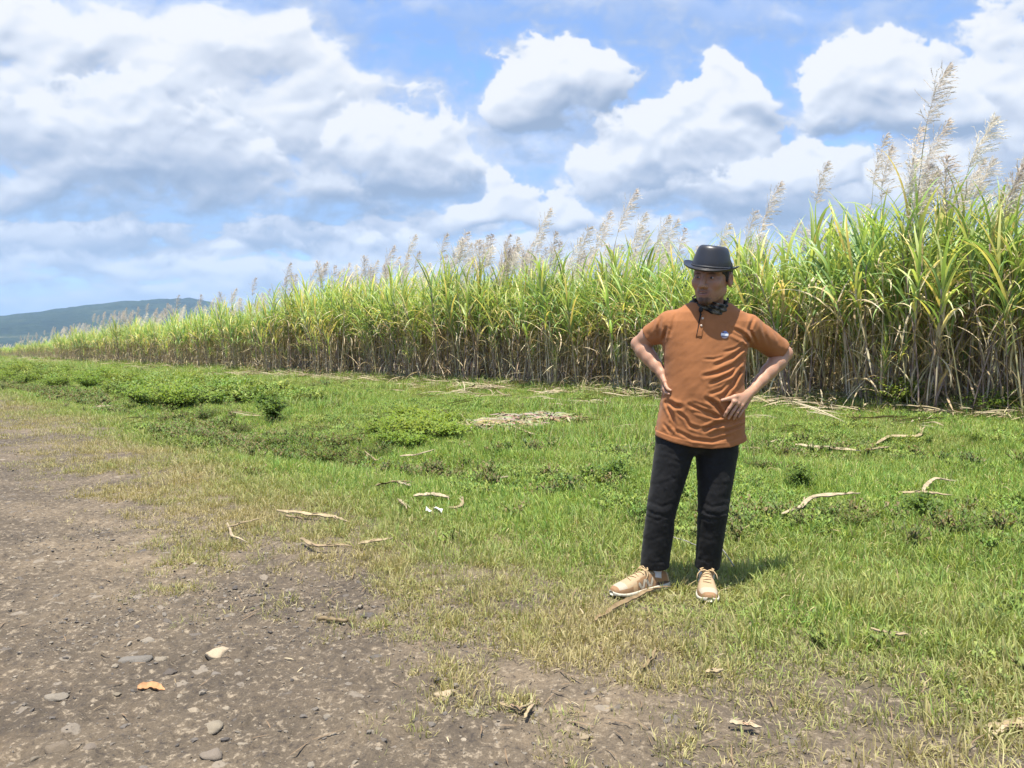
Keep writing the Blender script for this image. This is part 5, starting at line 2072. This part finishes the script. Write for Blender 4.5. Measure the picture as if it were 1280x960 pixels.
def limb(p, a, b, prof, k=0.02):
    """a limb whose radius follows a profile along its length"""
    n = len(prof) - 1
    d = None
    for i in range(n):
        s = rcone(p, a + (b - a) * (i / n), a + (b - a) * ((i + 1) / n), prof[i], prof[i + 1])
        d = s if d is None else smin(d, s, k)
    return d


def f_skin(p):
    d = within(p, HEAD_O, 0.20, f_head)
    neck = rcone(p, J(886, 402, 0.02), J(890, 365, 0.005), 0.064, 0.060)
    d = smin(d, neck, 0.025)
    # the body inside the clothes
    core = f_torso(p, -0.030)
    core = np.maximum(core, p[:, 2] - J(640, 384)[2])
    core = np.maximum(core, J(640, 545)[2] - p[:, 2])
    d = smin(d, core, 0.02)
    pel = ell(p, J(872, 545, 0.0), (0.155, 0.085, 0.055))
    d = smin(d, pel, 0.03)
    for H_, K_, A_ in ((HIP_L, KN_L, AN_L), (HIP_R, KN_R, AN_R)):
        foot = A_ * np.array((1, 1, 0)) + np.array((0, -0.01, 0.075))
        d = smin(d, smin(rcone(p, H_, K_, 0.062, 0.045), rcone(p, K_, foot, 0.052, 0.036), 0.02), 0.02)
    for S_, E_, W_, H in ((SH_L, EL_L, WR_L, HAND_L), (SH_R, EL_R, WR_R, HAND_R)):
        a = limb(p, S_, E_, (0.050, 0.050, 0.046, 0.040))
        a = smin(a, limb(p, E_, W_, (0.040, 0.0435, 0.038, 0.030, 0.0265)), 0.012)
        a = smin(a, within(p, H["palm"][1], 0.13, lambda q_: f_hand(q_, H)), 0.012)
        d = smin(d, a, 0.02)
    return d


# --- materials
skin_mat = new_mat("skin")
T = NT(skin_mat.node_tree)
c_ = T.n("ShaderNodeVertexColor", layer_name="col").outputs[0]
ob_ = T.n("ShaderNodeTexCoord").outputs["Object"]
mot = T.noise(ob_, 60.0, 4, 0.6)
c_ = T.mix(T.maprange(mot, 0.35, 0.65, 0.0, 0.35), c_, T.mix(1.0, c_, (1.12, 0.88, 0.82), "MULTIPLY"))
bmp = T.n("ShaderNodeBump", ins={"Strength": 0.25, "Distance": 0.002})
T.set(bmp.inputs["Height"], T.noise(ob_, 420.0, 2, 0.5))
b_ = principled(T, c_, 0.48, 0.35, bmp.outputs[0])
b_.inputs["Subsurface Weight"].default_value = 0.12
b_.inputs["Subsurface Radius"].default_value = (0.012, 0.004, 0.002)
output(T, b_)


def cloth(name, col, rough, scale, bump=0.3, mottled=0.12, sheen=0.1):
    m_ = new_mat(name)
    T = NT(m_.node_tree)
    ob_ = T.n("ShaderNodeTexCoord").outputs["Object"]
    n_ = T.noise(ob_, 14.0, 5, 0.65)
    c = T.mix(T.maprange(n_, 0.3, 0.7, 0.0, 1.0), tuple(v * (1 - mottled) for v in col), tuple(v * (1 + mottled) for v in col))
    wv1 = T.noise(T.vmath("MULTIPLY", ob_, (1, 1, 2.2)), scale, 2, 0.5)
    c = T.mix(T.maprange(wv1, 0.35, 0.65, 0.0, 0.25), c, T.mix(1.0, c, (0.7, 0.7, 0.7), "MULTIPLY"))
    bp_ = T.n("ShaderNodeBump", ins={"Strength": bump, "Distance": 0.0015})
    T.set(bp_.inputs["Height"], wv1)
    b = principled(T, c, rough, 0.2, bp_.outputs[0])
    b.inputs["Sheen Weight"].default_value = sheen
    b.inputs["Sheen Roughness"].default_value = 0.5
    output(T, b)
    return m_


shirt_mat = cloth("rust brown jersey", (0.315, 0.128, 0.049), 0.85, 420.0, 0.25, 0.06, 0.08)
pants_mat = cloth("black denim", (0.0095, 0.0095, 0.0105), 0.75, 480.0, 0.3, 0.25, 0.06)


def plain(name, col, rough=0.6, spec=0.4, scale=90.0, vary=0.15, coat=0.0):
    m_ = new_mat(name)
    T = NT(m_.node_tree)
    n_ = T.noise(T.n("ShaderNodeTexCoord").outputs["Object"], scale, 4, 0.6)
    c = T.mix(n_, tuple(v * (1 - vary) for v in col), tuple(v * (1 + vary) for v in col))
    bp_ = T.n("ShaderNodeBump", ins={"Strength": 0.25, "Distance": 0.001})
    T.set(bp_.inputs["Height"], n_)
    b = principled(T, c, rough, spec, bp_.outputs[0])
    b.inputs["Coat Weight"].default_value = coat
    output(T, b)
    return m_


def vcol_mat(name, rough=0.7, spec=0.3, scale=220.0):
    m_ = new_mat(name)
    T = NT(m_.node_tree)
    c = T.n("ShaderNodeVertexColor", layer_name="col").outputs[0]
    n_ = T.noise(T.n("ShaderNodeTexCoord").outputs["Object"], scale, 4, 0.6)
    c = T.mix(T.maprange(n_, 0.35, 0.65, 0.0, 0.3), c, T.mix(1.0, c, (0.65, 0.63, 0.6), "MULTIPLY"))
    bp_ = T.n("ShaderNodeBump", ins={"Strength": 0.3, "Distance": 0.001})
    T.set(bp_.inputs["Height"], n_)
    output(T, principled(T, c, rough, spec, bp_.outputs[0]))
    return m_


leather_mat = plain("black leather", (0.020, 0.020, 0.023), 0.38, 0.55, 120.0, 0.25)
hair_mat = plain("black hair", (0.012, 0.010, 0.009), 0.6, 0.4, 300.0, 0.4)
eye_mat = vcol_mat("eye", 0.15, 0.5)
shoe_mat = vcol_mat("suede and mesh", 0.8, 0.25)
sole_mat = plain("cream foam sole", (0.50, 0.465, 0.375), 0.7, 0.3, 60.0, 0.12)
sock_mat = plain("pale sock", (0.55, 0.54, 0.55), 0.9, 0.1, 200.0, 0.12)
lace_mat = plain("tan lace", (0.50, 0.36, 0.20), 0.8, 0.2, 300.0, 0.2)
button_mat = plain("button", (0.55, 0.45, 0.36), 0.4, 0.5, 60.0, 0.1)
black_mat = plain("black cord", (0.010, 0.010, 0.011), 0.7, 0.3, 200.0, 0.2)

# --- build
man = bpy.data.objects.new("person", None)

V, F = sdf_mesh(f_skin, (-0.62, -0.30, 0.02), (0.55, 0.36, 1.80), 0.0032)
q = head_local(V)
m_ = mir(q)
skin = np.array((0.40, 0.232, 0.150))
C = np.repeat(skin[None], len(V), 0)
# shade under the hat brim painted into the face's skin colour
isface = sstep(-0.16, -0.12, q[:, 2]) * (np.abs(q[:, 0]) < 0.11)
C = C * (1 - 0.22 * isface[:, None] * np.array((0.9, 1.0, 1.05)))


def paint(mask, col):
    global C
    mk = np.clip(mask, 0, 1)[:, None]
    C = C * (1 - mk) + np.array(col) * mk


fz = (q[:, 1] < -0.03)
rough_ = 0.5 + 0.5 * vnoise(q[:, 0] * 160, q[:, 1] * 160, q[:, 2] * 160)
paint(0.95 * np.exp(-((m_[:, 0] - 0.031) / 0.021) ** 2 - ((q[:, 2] - 0.0170 + 9 * (m_[:, 0] - 0.028) ** 2) / 0.0060) ** 2) * fz, (0.015, 0.010, 0.008))
lips = np.exp(-(q[:, 0] / 0.027) ** 4 - ((q[:, 2] + 0.069) / 0.0105) ** 4) * (q[:, 1] < -0.075)
paint(0.6 * lips, (0.25, 0.095, 0.08))
paint(0.90 * np.exp(-(q[:, 0] / 0.030) ** 4 - ((q[:, 2] + 0.0535 + 0.22 * m_[:, 0]) / 0.0070) ** 2) * fz * (0.4 + 0.6 * rough_), (0.02, 0.014, 0.011))
beard = np.exp(-(q[:, 0] / 0.032) ** 4) * sstep(-0.083, -0.092, q[:, 2]) * (q[:, 1] < -0.03)
paint(0.92 * beard * (0.75 + 0.25 * rough_), (0.018, 0.013, 0.010))
stub = sstep(-0.060, -0.085, q[:, 2]) * (q[:, 1] < 0.02) * (q[:, 2] > -0.15)
paint(0.50 * stub * rough_, (0.03, 0.022, 0.018))
paint(0.9 * np.exp(-((q[:, 2] + 0.0678) / 0.0036) ** 4 - ((q[:, 0] + 0.003) / 0.023) ** 4) * (q[:, 1] < -0.07) * (q[:, 1] > -0.0935), (0.06, 0.025, 0.022))
paint(0.9 * np.exp(-((q[:, 2] + 0.0668) / 0.0020) ** 4 - ((q[:, 0] + 0.003) / 0.015) ** 4) * (q[:, 1] < -0.07) * (q[:, 1] > -0.0920), (0.55, 0.50, 0.44))
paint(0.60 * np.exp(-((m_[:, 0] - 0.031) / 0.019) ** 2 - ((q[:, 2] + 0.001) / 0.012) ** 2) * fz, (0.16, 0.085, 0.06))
# knuckles and nails
for H in (HAND_L, HAND_R):
    for pts in H["fingers"] + [H["thumb"]]:
        tip = pts[-1] + np.array((0, -0.005, 0.002))
        paint(0.5 * np.exp(-((V - tip) ** 2).sum(1) / 0.005 ** 2), (0.55, 0.36, 0.29))
        paint(0.25 * np.exp(-((V - pts[1]) ** 2).sum(1) / 0.008 ** 2), (0.30, 0.15, 0.10))
COL.objects.unlink(man) if man.name in COL.objects else None
man = mesh("person", V, F, skin_mat, smooth=True, cols=C)
man.location = ROOT
tag(man, "man in a rust brown T-shirt, black trousers and black hat, hands on his hips", "person")
sm_ = man.modifiers.new("smooth", "SMOOTH")
sm_.factor, sm_.iterations = 0.4, 2


def wear(name, V, F, mat, smooth=True, cols=None, parent=None, label=None):
    o = mesh(name, V, F, mat, smooth=smooth, cols=cols)
    adopt(o, parent or man)
    if label:
        o["label"] = label
    return o


V, F = sdf_mesh(f_shirt, (-0.48, -0.26, 0.70), (0.50, 0.26, 1.56), 0.0034)
shirt = wear("shirt", V, F, shirt_mat, label="rust brown short-sleeved henley shirt")
md = shirt.modifiers.new("smooth", "SMOOTH")
md.factor, md.iterations = 0.4, 2
V, F = sdf_mesh(f_pants, (-0.42, -0.22, 0.06), (0.34, 0.22, 1.0), 0.0038)
pants = wear("trousers", V, F, pants_mat, label="black cotton trousers")
md = pants.modifiers.new("smooth", "SMOOTH")
md.factor, md.iterations = 0.4, 2

# placket, buttons and badge of the shirt
def on_cloth(px, py, off=0.002):
    return J(px, py, front_y(px, py) - off)


def patch(rows, off=0.0015):
    """a strip of cloth that follows the shirt; rows of pixels"""
    V, F = [], []
    n = len(rows[0])
    for r in rows:
        for (px, py) in r:
            V.append(on_cloth(px, py, off))
    for j in range(len(rows) - 1):
        for i in range(n - 1):
            a = j * n + i
            F.append((a, a + 1, a + n + 1, a + n))
    return np.array(V), F


def lerp2(a, b, t):
    return (a[0] + (b[0] - a[0]) * t, a[1] + (b[1] - a[1]) * t)


rows = []
for t in np.linspace(0, 1, 14):
    l, r = lerp2((875.2, 393), (869.8, 421.5), t), lerp2((881.8, 393), (877.5, 421.5), t)
    rows.append([lerp2(l, r, u) for u in np.linspace(0, 1, 5)])
V, F = patch(rows, 0.0032)
pk = wear("placket", V, F, shirt_mat, parent=shirt)
md = pk.modifiers.new("thick", "SOLIDIFY")
md.thickness = 0.003
md.offset = 1
m = MB()
m.tube([on_cloth(*lerp2((876.2, 392), (870.6, 420), t), 0.0035) for t in np.linspace(0, 1, 9)], [0.0035 - 0.0018 * t for t in np.linspace(0, 1, 9)], 6, (0.01, 0.01, 0.01))
m.build("placket_edge", black_mat, shirt)
for by in (398, 407):
    c0 = Vector(on_cloth(*lerp2((879, 395), (874.5, 418), (by - 395) / 23), 0.006))
    m = MB()
    m.tube([c0 + Vector((0, 0.002, 0)), c0 - Vector((0, 0.002, 0))], [0.0062, 0.0055], 14, (1, 1, 1))
    m.build("button", button_mat, shirt)
# the round pin: a blue rim, a white band across, lilac edge
bc = on_cloth(905.6, 418.6, 0.0)
bx, bz = on_cloth(909.5, 418.6, 0.0) - bc, on_cloth(905.6, 414.6, 0.0) - bc
bx, bz = bx / np.linalg.norm(bx), bz / np.linalg.norm(bz)
bn = np.cross(bx, bz)
bn = bn if bn[1] < 0 else -bn
V, F, Cc = [bc + bn * 0.009], [], [(0.78, 0.80, 0.86)]
nr, ns = 10, 40
Rb = 0.0190
for j in range(1, nr + 2):
    for i in range(ns):
        a = 2 * pi * i / ns
        r = Rb * min(1, j / nr)
        u, w_ = r * cos(a), r * sin(a)
        hgt = 0.009 - 0.004 * (r / Rb) ** 2 - (0.006 if j == nr + 1 else 0)
        V.append(bc + bx * u + bz * w_ + bn * hgt)
        un, wn = u / Rb, w_ / Rb
        if abs(wn + 0.12 * un - 0.02) < 0.30:
            c = (0.80, 0.82, 0.88)
        elif wn > 0.2 and un < -0.25:
            c = (0.07, 0.03, 0.06)
        elif wn > 0:
            c = (0.16, 0.19, 0.36)
        elif wn < -0.62:
            c = (0.55, 0.45, 0.50)
        else:
            c = (0.13, 0.14, 0.24)
        if r > 0.9 * Rb:
            c = (0.42, 0.38, 0.48)
        Cc.append(c)
for i in range(ns):
    F.append((0, 1 + i, 1 + (i + 1) % ns))
    for j in range(nr):
        a, b = 1 + j * ns, 1 + (j + 1) * ns
        F.append((a + i, b + i, b + (i + 1) % ns, a + (i + 1) % ns))
wear("round_badge", V, F, eye_mat, cols=Cc, parent=shirt, label="small round blue and white pin badge")

# neck scarf of dark patterned cloth with a black cord
scarf_mat = new_mat("patterned scarf")
T = NT(scarf_mat.node_tree)
ob_ = T.n("ShaderNodeTexCoord").outputs["Object"]
pn = T.noise(ob_, 34.0, 3, 0.55, dist=0.8)
pc = T.ramp(pn, [(0.0, (0.012, 0.012, 0.013)), (0.42, (0.015, 0.016, 0.015)), (0.46, (0.065, 0.060, 0.045)), (0.56, (0.10, 0.088, 0.064)), (0.61, (0.17, 0.16, 0.135)), (0.66, (0.05, 0.05, 0.042))], "CONSTANT")
output(T, principled(T, pc, 0.8, 0.2))


def f_scarf(p):
    c0 = J(886.5, 383, -0.004)
    q = p - c0
    tilt = radians(16)
    y = q[:, 1] * cos(tilt) + q[:, 2] * sin(tilt)
    z = -q[:, 1] * sin(tilt) + q[:, 2] * cos(tilt)
    a = np.arctan2(q[:, 0], -y)
    rad = 0.087 + 0.006 * np.cos(a) + 0.0035 * np.sin(3 * a + z * 60)
    r = np.hypot(q[:, 0], y * 0.96) - rad - 0.12 * np.maximum(0, -z)
    d = np.sqrt((r / 0.010) ** 2 + (z / 0.034) ** 2) - 1
    d = d * 0.009
    return d + 0.0025 * np.sin(z * 260 + 3 * np.sin(a * 2) + a * 4) + 0.002 * fb2(a * 3, z * 60, 4.0, 2)


V, F = sdf_mesh(f_scarf, (-0.16, -0.16, 1.34), (0.26, 0.16, 1.54), 0.003)
scarf = wear("neck_scarf", V, F, scarf_mat, label="dark patterned scarf around the neck")
m = MB()
k0 = Vector(J(875.5, 387, -0.103))
m.tube([k0 + Vector((0, 0.0, 0.012)), k0 + Vector((0.001, -0.006, 0.004)), k0 + Vector((0, -0.008, -0.006)), k0 + Vector((-0.001, -0.004, -0.016))], [0.004, 0.0115, 0.011, 0.004], 10, (1, 1, 1))
m.tube([k0 + Vector((0.0, -0.004, -0.012))] + [Vector(on_cloth(*lerp2((875.4, 394), (873.6, 403), t), 0.007)) for t in (0, 0.5, 1)], 0.0028, 6, (1, 1, 1))
m.build("cord_knot", black_mat, scarf)

# hair below the hat, in the hollow of the temples and nape
def f_hair(p):
    q = head_local(p)
    m_ = mir(q)
    d = ell(q, (0, 0.020, 0.030), (0.0805, 0.101, 0.091))
    d = np.maximum(d, -(q[:, 1] + 0.045 - 0.9 * np.maximum(0, -q[:, 2] - 0.0)))
    keep = -0.030 - q[:, 2] - 0.25 * np.maximum(0, q[:, 1])
    d = np.maximum(d, keep)
    side = ell(m_, (0.0735, -0.008, 0.006), (0.0055, 0.010, 0.026))
    d = smin(d, side, 0.006)
    d = np.maximum(d, -ell(m_, (0.085, 0.016, -0.006), (0.016, 0.021, 0.034)))
    d = d + 0.0015 * fb2(q[:, 0] * 200 + q[:, 1] * 260, q[:, 2] * 90, 3.0, 2)
    return d * HS


lo_ = HEAD_O - 0.16
V, F = sdf_mesh(f_hair, lo_, HEAD_O + 0.17, 0.0032)
wear("hair", V, F, hair_mat, label="short black hair under the hat")

for sx_ in (-1, 1):
    V, F, Cc = [], [], []
    c0 = np.array((0.031 * sx_, -0.0755, -0.001))
    look = Vector((-0.15, -1, -0.02)).normalized()
    n1, n2 = 14, 24
    for j in range(n1 + 1):
        th_ = pi * j / n1
        for i in range(n2):
            ph = 2 * pi * i / n2
            l = Vector((sin(th_) * cos(ph), sin(th_) * sin(ph), cos(th_)))
            dv = look.to_track_quat("Z", "Y") @ l
            V.append(head_world(c0 + np.array(dv) * 0.0112))
            Cc.append((0.012, 0.008, 0.007) if th_ < 0.60 else (0.42, 0.38, 0.36))
    for j in range(n1):
        for i in range(n2):
            F.append((j * n2 + i, (j + 1) * n2 + i, (j + 1) * n2 + (i + 1) % n2, j * n2 + (i + 1) % n2))
    wear("eye", V, F, eye_mat, cols=Cc)

# the hat: a bowl crown, a rolled brim
HAT_C = J(888.5, 334, -0.052)
HAT_R = np.array(Matrix.Rotation(radians(-28), 3, "Z") @ Matrix.Rotation(radians(9.5), 3, "Y") @ Matrix.Rotation(radians(8), 3, "X"))


def lathe(prof, ns=72, sx=1.0, sy=1.0, f=None):
    V, F = [], []
    for (r, z) in prof:
        for i in range(ns):
            a = 2 * pi * i / ns
            p = np.array((r * sx * cos(a), r * sy * sin(a), z))
            if f:
                p = f(p, a, r)
            V.append(p @ HAT_R.T + HAT_C)
    for j in range(len(prof) - 1):
        for i in range(ns):
            F.append((j * ns + i, j * ns + (i + 1) % ns, (j + 1) * ns + (i + 1) % ns, (j + 1) * ns + i))
    return V, F


def crown_warp(p, a, r):
    # a soft dent along the top and flattened sides
    p = p + np.array((0, 0, -0.07 * p[1] * sstep(0.05, 0.11, p[2])))
    k = 1 + 0.010 * sin(3 * a + 1) + 0.006 * sin(5 * a)
    return p * np.array((k, k, 1))


crown_prof = [(0.1005, -0.004), (0.1005, 0.004), (0.0990, 0.016), (0.0965, 0.034), (0.0910, 0.053), (0.0855, 0.072), (0.0800, 0.087), (0.0745, 0.097), (0.0660, 0.1035), (0.0530, 0.1065), (0.036, 0.1070), (0.014, 0.1060), (0.0005, 0.1055)]
V, F = lathe(crown_prof, sx=0.945, sy=1.10, f=crown_warp)
hat = wear("hat", V, F, leather_mat, label="black leather bowler hat with a rolled brim")
hat.modifiers.new("sub", "SUBSURF").render_levels = 1


def brim_warp(p, a, r):
    t = sstep(0.10, 0.142, r)
    # sides lift a little, front and back sink
    return p + np.array((0, 0, t * (0.013 * cos(a) ** 2 - 0.016 * sin(a) ** 2 + 0.003 * sin(3 * a))))


brim_prof = [(0.0995, 0.006), (0.104, 0.0015), (0.115, -0.001), (0.128, 0.0), (0.137, 0.0035), (0.1415, 0.008), (0.1425, 0.0075), (0.1415, 0.0025), (0.137, -0.002), (0.128, -0.0055), (0.115, -0.0065), (0.100, -0.006), (0.094, -0.004)]
V, F = lathe(brim_prof, sx=0.955, sy=1.06, f=brim_warp)
br = wear("hat_brim", V, F, leather_mat, parent=hat)
br.modifiers.new("sub", "SUBSURF").render_levels = 1
V, F = lathe([(0.1012, 0.004), (0.1022, 0.006), (0.1010, 0.0105), (0.0996, 0.012)], sx=0.948, sy=1.102)
wear("hat_seam", V, F, plain("seam stitching", (0.05, 0.05, 0.052), 0.5, 0.4, 400.0, 0.5), parent=hat)


# --- shoes
def make_shoe(name, toe_px, heel_px, ankle, label=None):
    a, b = gp(*heel_px), gp(*toe_px)
    d = Vector((b.x - a.x, b.y - a.y, 0))
    L = d.length
    d.normalize()
    sd = Vector((d.y, -d.x, 0))                 # to the right of the toes
    base = Vector((a.x - ROOT.x, a.y - ROOT.y, 0.004))

    def W_(x, y, z):
        return base + d * (y * L) + sd * x + Vector((0, 0, z))

    # stations along the foot: y, half width, middle shift, sole thickness, top height of the upper
    ST = [(0.00, 0.020, 0.0, 0.036, 0.060), (0.03, 0.031, 0.0, 0.038, 0.084), (0.12, 0.037, 0.0, 0.038, 0.100), (0.25, 0.038, 0.0, 0.036, 0.104), (0.38, 0.039, 0.002, 0.033, 0.110), (0.48, 0.042, 0.004, 0.031, 0.103),
          (0.58, 0.046, 0.006, 0.029, 0.090), (0.68, 0.0495, 0.006, 0.027, 0.078), (0.78, 0.050, 0.004, 0.026, 0.067), (0.87, 0.046, 0.002, 0.027, 0.060), (0.94, 0.037, 0.0, 0.030, 0.054), (0.985, 0.022, -0.002, 0.034, 0.046), (1.0, 0.008, -0.002, 0.036, 0.041)]
    ys = np.array([s[0] for s in ST])

    def stn(t):
        return [float(np.interp(t, ys, [s[k] for s in ST])) for k in range(5)]

    # sole
    V, F = [], []
    ts = np.concatenate([np.linspace(0, 0.1, 8), np.linspace(0.14, 0.86, 24), np.linspace(0.9, 1.0, 10)])
    ring = 24
    for t in ts:
        _, w, s, th_, top = stn(t)
        spring = 0.014 * sstep(0.72, 1.0, t) + 0.006 * sstep(0.1, 0.0, t)
        for i in range(ring):
            u = 2 * pi * i / ring
            cx_, cz = cos(u), sin(u)
            ex = np.sign(cx_) * abs(cx_) ** 0.45
            ez = np.sign(cz) * abs(cz) ** 0.5
            groove = 0.0015 * sin(t * 95) * (ez < 0.2)
            V.append(W_(s + ex * (w + 0.006 + groove), t, spring * (0.5 - 0.5 * ez) + th_ * (0.5 + 0.5 * ez)))
    n = len(ts)
    for j in range(n - 1):
        for i in range(ring):
            F.append((j * ring + i, j * ring + (i + 1) % ring, (j + 1) * ring + (i + 1) % ring, (j + 1) * ring + i))
    F += [tuple(range(ring)), tuple(reversed(range((n - 1) * ring, n * ring)))]
    shoe = empty(name)
    COL.objects.unlink(shoe)
    # upper
    UV, UF, UC = [], [], []
    tan_, mesh_, dark_, pale_ = (0.27, 0.160, 0.083), (0.38, 0.28, 0.17), (0.10, 0.065, 0.045), (0.38, 0.33, 0.25)
    ts2 = np.linspace(0.004, 0.985, 130)
    ring2 = 72
    for t in ts2:
        _, w, s, th_, top = stn(t)
        for i in range(ring2):
            u = pi * i / (ring2 - 1)
            cx_, cz = cos(u), sin(u)
            ex = np.sign(cx_) * abs(cx_) ** (0.75 if t < 0.5 else 0.62)
            ez = cz ** 0.8
            hh = top - th_ * 0.8
            x = ex * w * (1 - 0.22 * ez * (t < 0.55))
            z = th_ * 0.8 + hh * ez
            side = 1 - abs(ex)
            c = tan_
            f1 = ez                                           # 0 at the sole, 1 on top
            if t > 0.80:
                c = tan_ if (f1 < 0.60 or t > 0.93) else pale_
            elif t > 0.62:
                c = mesh_ if f1 > 0.55 else tan_
                if 0.62 < t < 0.70 and f1 < 0.6:
                    c = (0.46, 0.30, 0.16)
            elif t > 0.30:
                # pale zigzag on the flank with a dark border
                zz = abs(((t - 0.32) * 7.0) % 1.0 - 0.5) * 2
                if 0.12 < f1 < 0.62 and 0.33 < t < 0.60:
                    c = pale_ if abs(zz - f1 * 1.4) < 0.28 else (dark_ if abs(zz - f1 * 1.4) < 0.42 else tan_)
                elif f1 >= 0.80:
                    c = mesh_
            else:
                c = (0.30, 0.165, 0.075) if f1 > 0.25 else dark_
                if t < 0.06 and f1 > 0.2:
                    c = mesh_
            UV.append(W_(s + x, t, z + 0.003 * sin(t * 60) * (0.2 < f1 < 0.5) * 0.3))
            UC.append(c)
    n2_ = len(ts2)
    for j in range(n2_ - 1):
        for i in range(ring2 - 1):
            UF.append((j * ring2 + i, (j + 1) * ring2 + i, (j + 1) * ring2 + i + 1, j * ring2 + i + 1))
    UF += [tuple(range(ring2)), tuple(reversed(range((n2_ - 1) * ring2, n2_ * ring2)))]
    up = wear(name, np.array(UV), UF, shoe_mat, cols=UC, label=label)
    so = wear("sole", np.array(V), F, sole_mat, parent=up)
    m = MB()

    def surf_top(x, t):
        _, w, s, th_, top = stn(t)
        ex = min(0.98, abs(x) / (w * 0.8))
        ez = max(0.0, 1 - ex ** 2.6) ** 0.42
        return W_(s + x, t, th_ * 0.8 + (top - th_ * 0.8) * ez + 0.004)

    for k in range(5):
        t = 0.42 + 0.065 * k
        w2 = 0.021 - 0.0005 * k
        m.tube([surf_top(x, t + 0.012 * (1 if x > 0 else -1) * (1 if k % 2 else -1) * abs(x) / w2) for x in np.linspace(-w2, w2, 7)], 0.0034, 6, (1, 1, 1))
    # the bow
    t0 = surf_top(0.0, 0.40)
    for sgn in (-1, 1):
        m.tube([t0 + Vector((0, 0, 0.003)), t0 + sd * (0.018 * sgn) + Vector((0, 0, 0.013)), t0 + sd * (0.034 * sgn) + Vector((0, 0, 0.009)) + d * 0.01, t0 + sd * (0.030 * sgn) + d * 0.02 + Vector((0, 0, 0.002)), t0 + sd * 0.012 * sgn + d * 0.01 + Vector((0, 0, 0.003)), t0], 0.0026, 6, (1, 1, 1))
        m.tube([t0, t0 + sd * (0.026 * sgn) + d * 0.012 + Vector((0, 0, 0.008)), t0 + sd * (0.046 * sgn) + d * 0.022 + Vector((0, 0, -0.014)), t0 + sd * (0.052 * sgn) + d * 0.035 + Vector((0, 0, -0.036))], 0.0024, 6, (1, 1, 1))
    m.build("laces", lace_mat, up)
    m = MB()
    a0, a1 = W_(0, 0.24, 0.055), Vector(ankle)
    m.tube([a0, a0.lerp(Vector((a1.x, a1.y, 0.11)), 0.8), Vector((a1.x, a1.y, 0.13)), Vector((a1.x, a1.y, 0.20))], [0.040, 0.042, 0.040, 0.040], 20, (1, 1, 1))
    m.build("sock", sock_mat, up)
    bpy.data.objects.remove(shoe)
    return up


make_shoe("shoe", (764, 748), (834, 735), AN_L, label="tan running shoe pointing to the side")
make_shoe("shoe", (887, 757), (882, 731), AN_R, label="tan running shoe pointing at the camera")
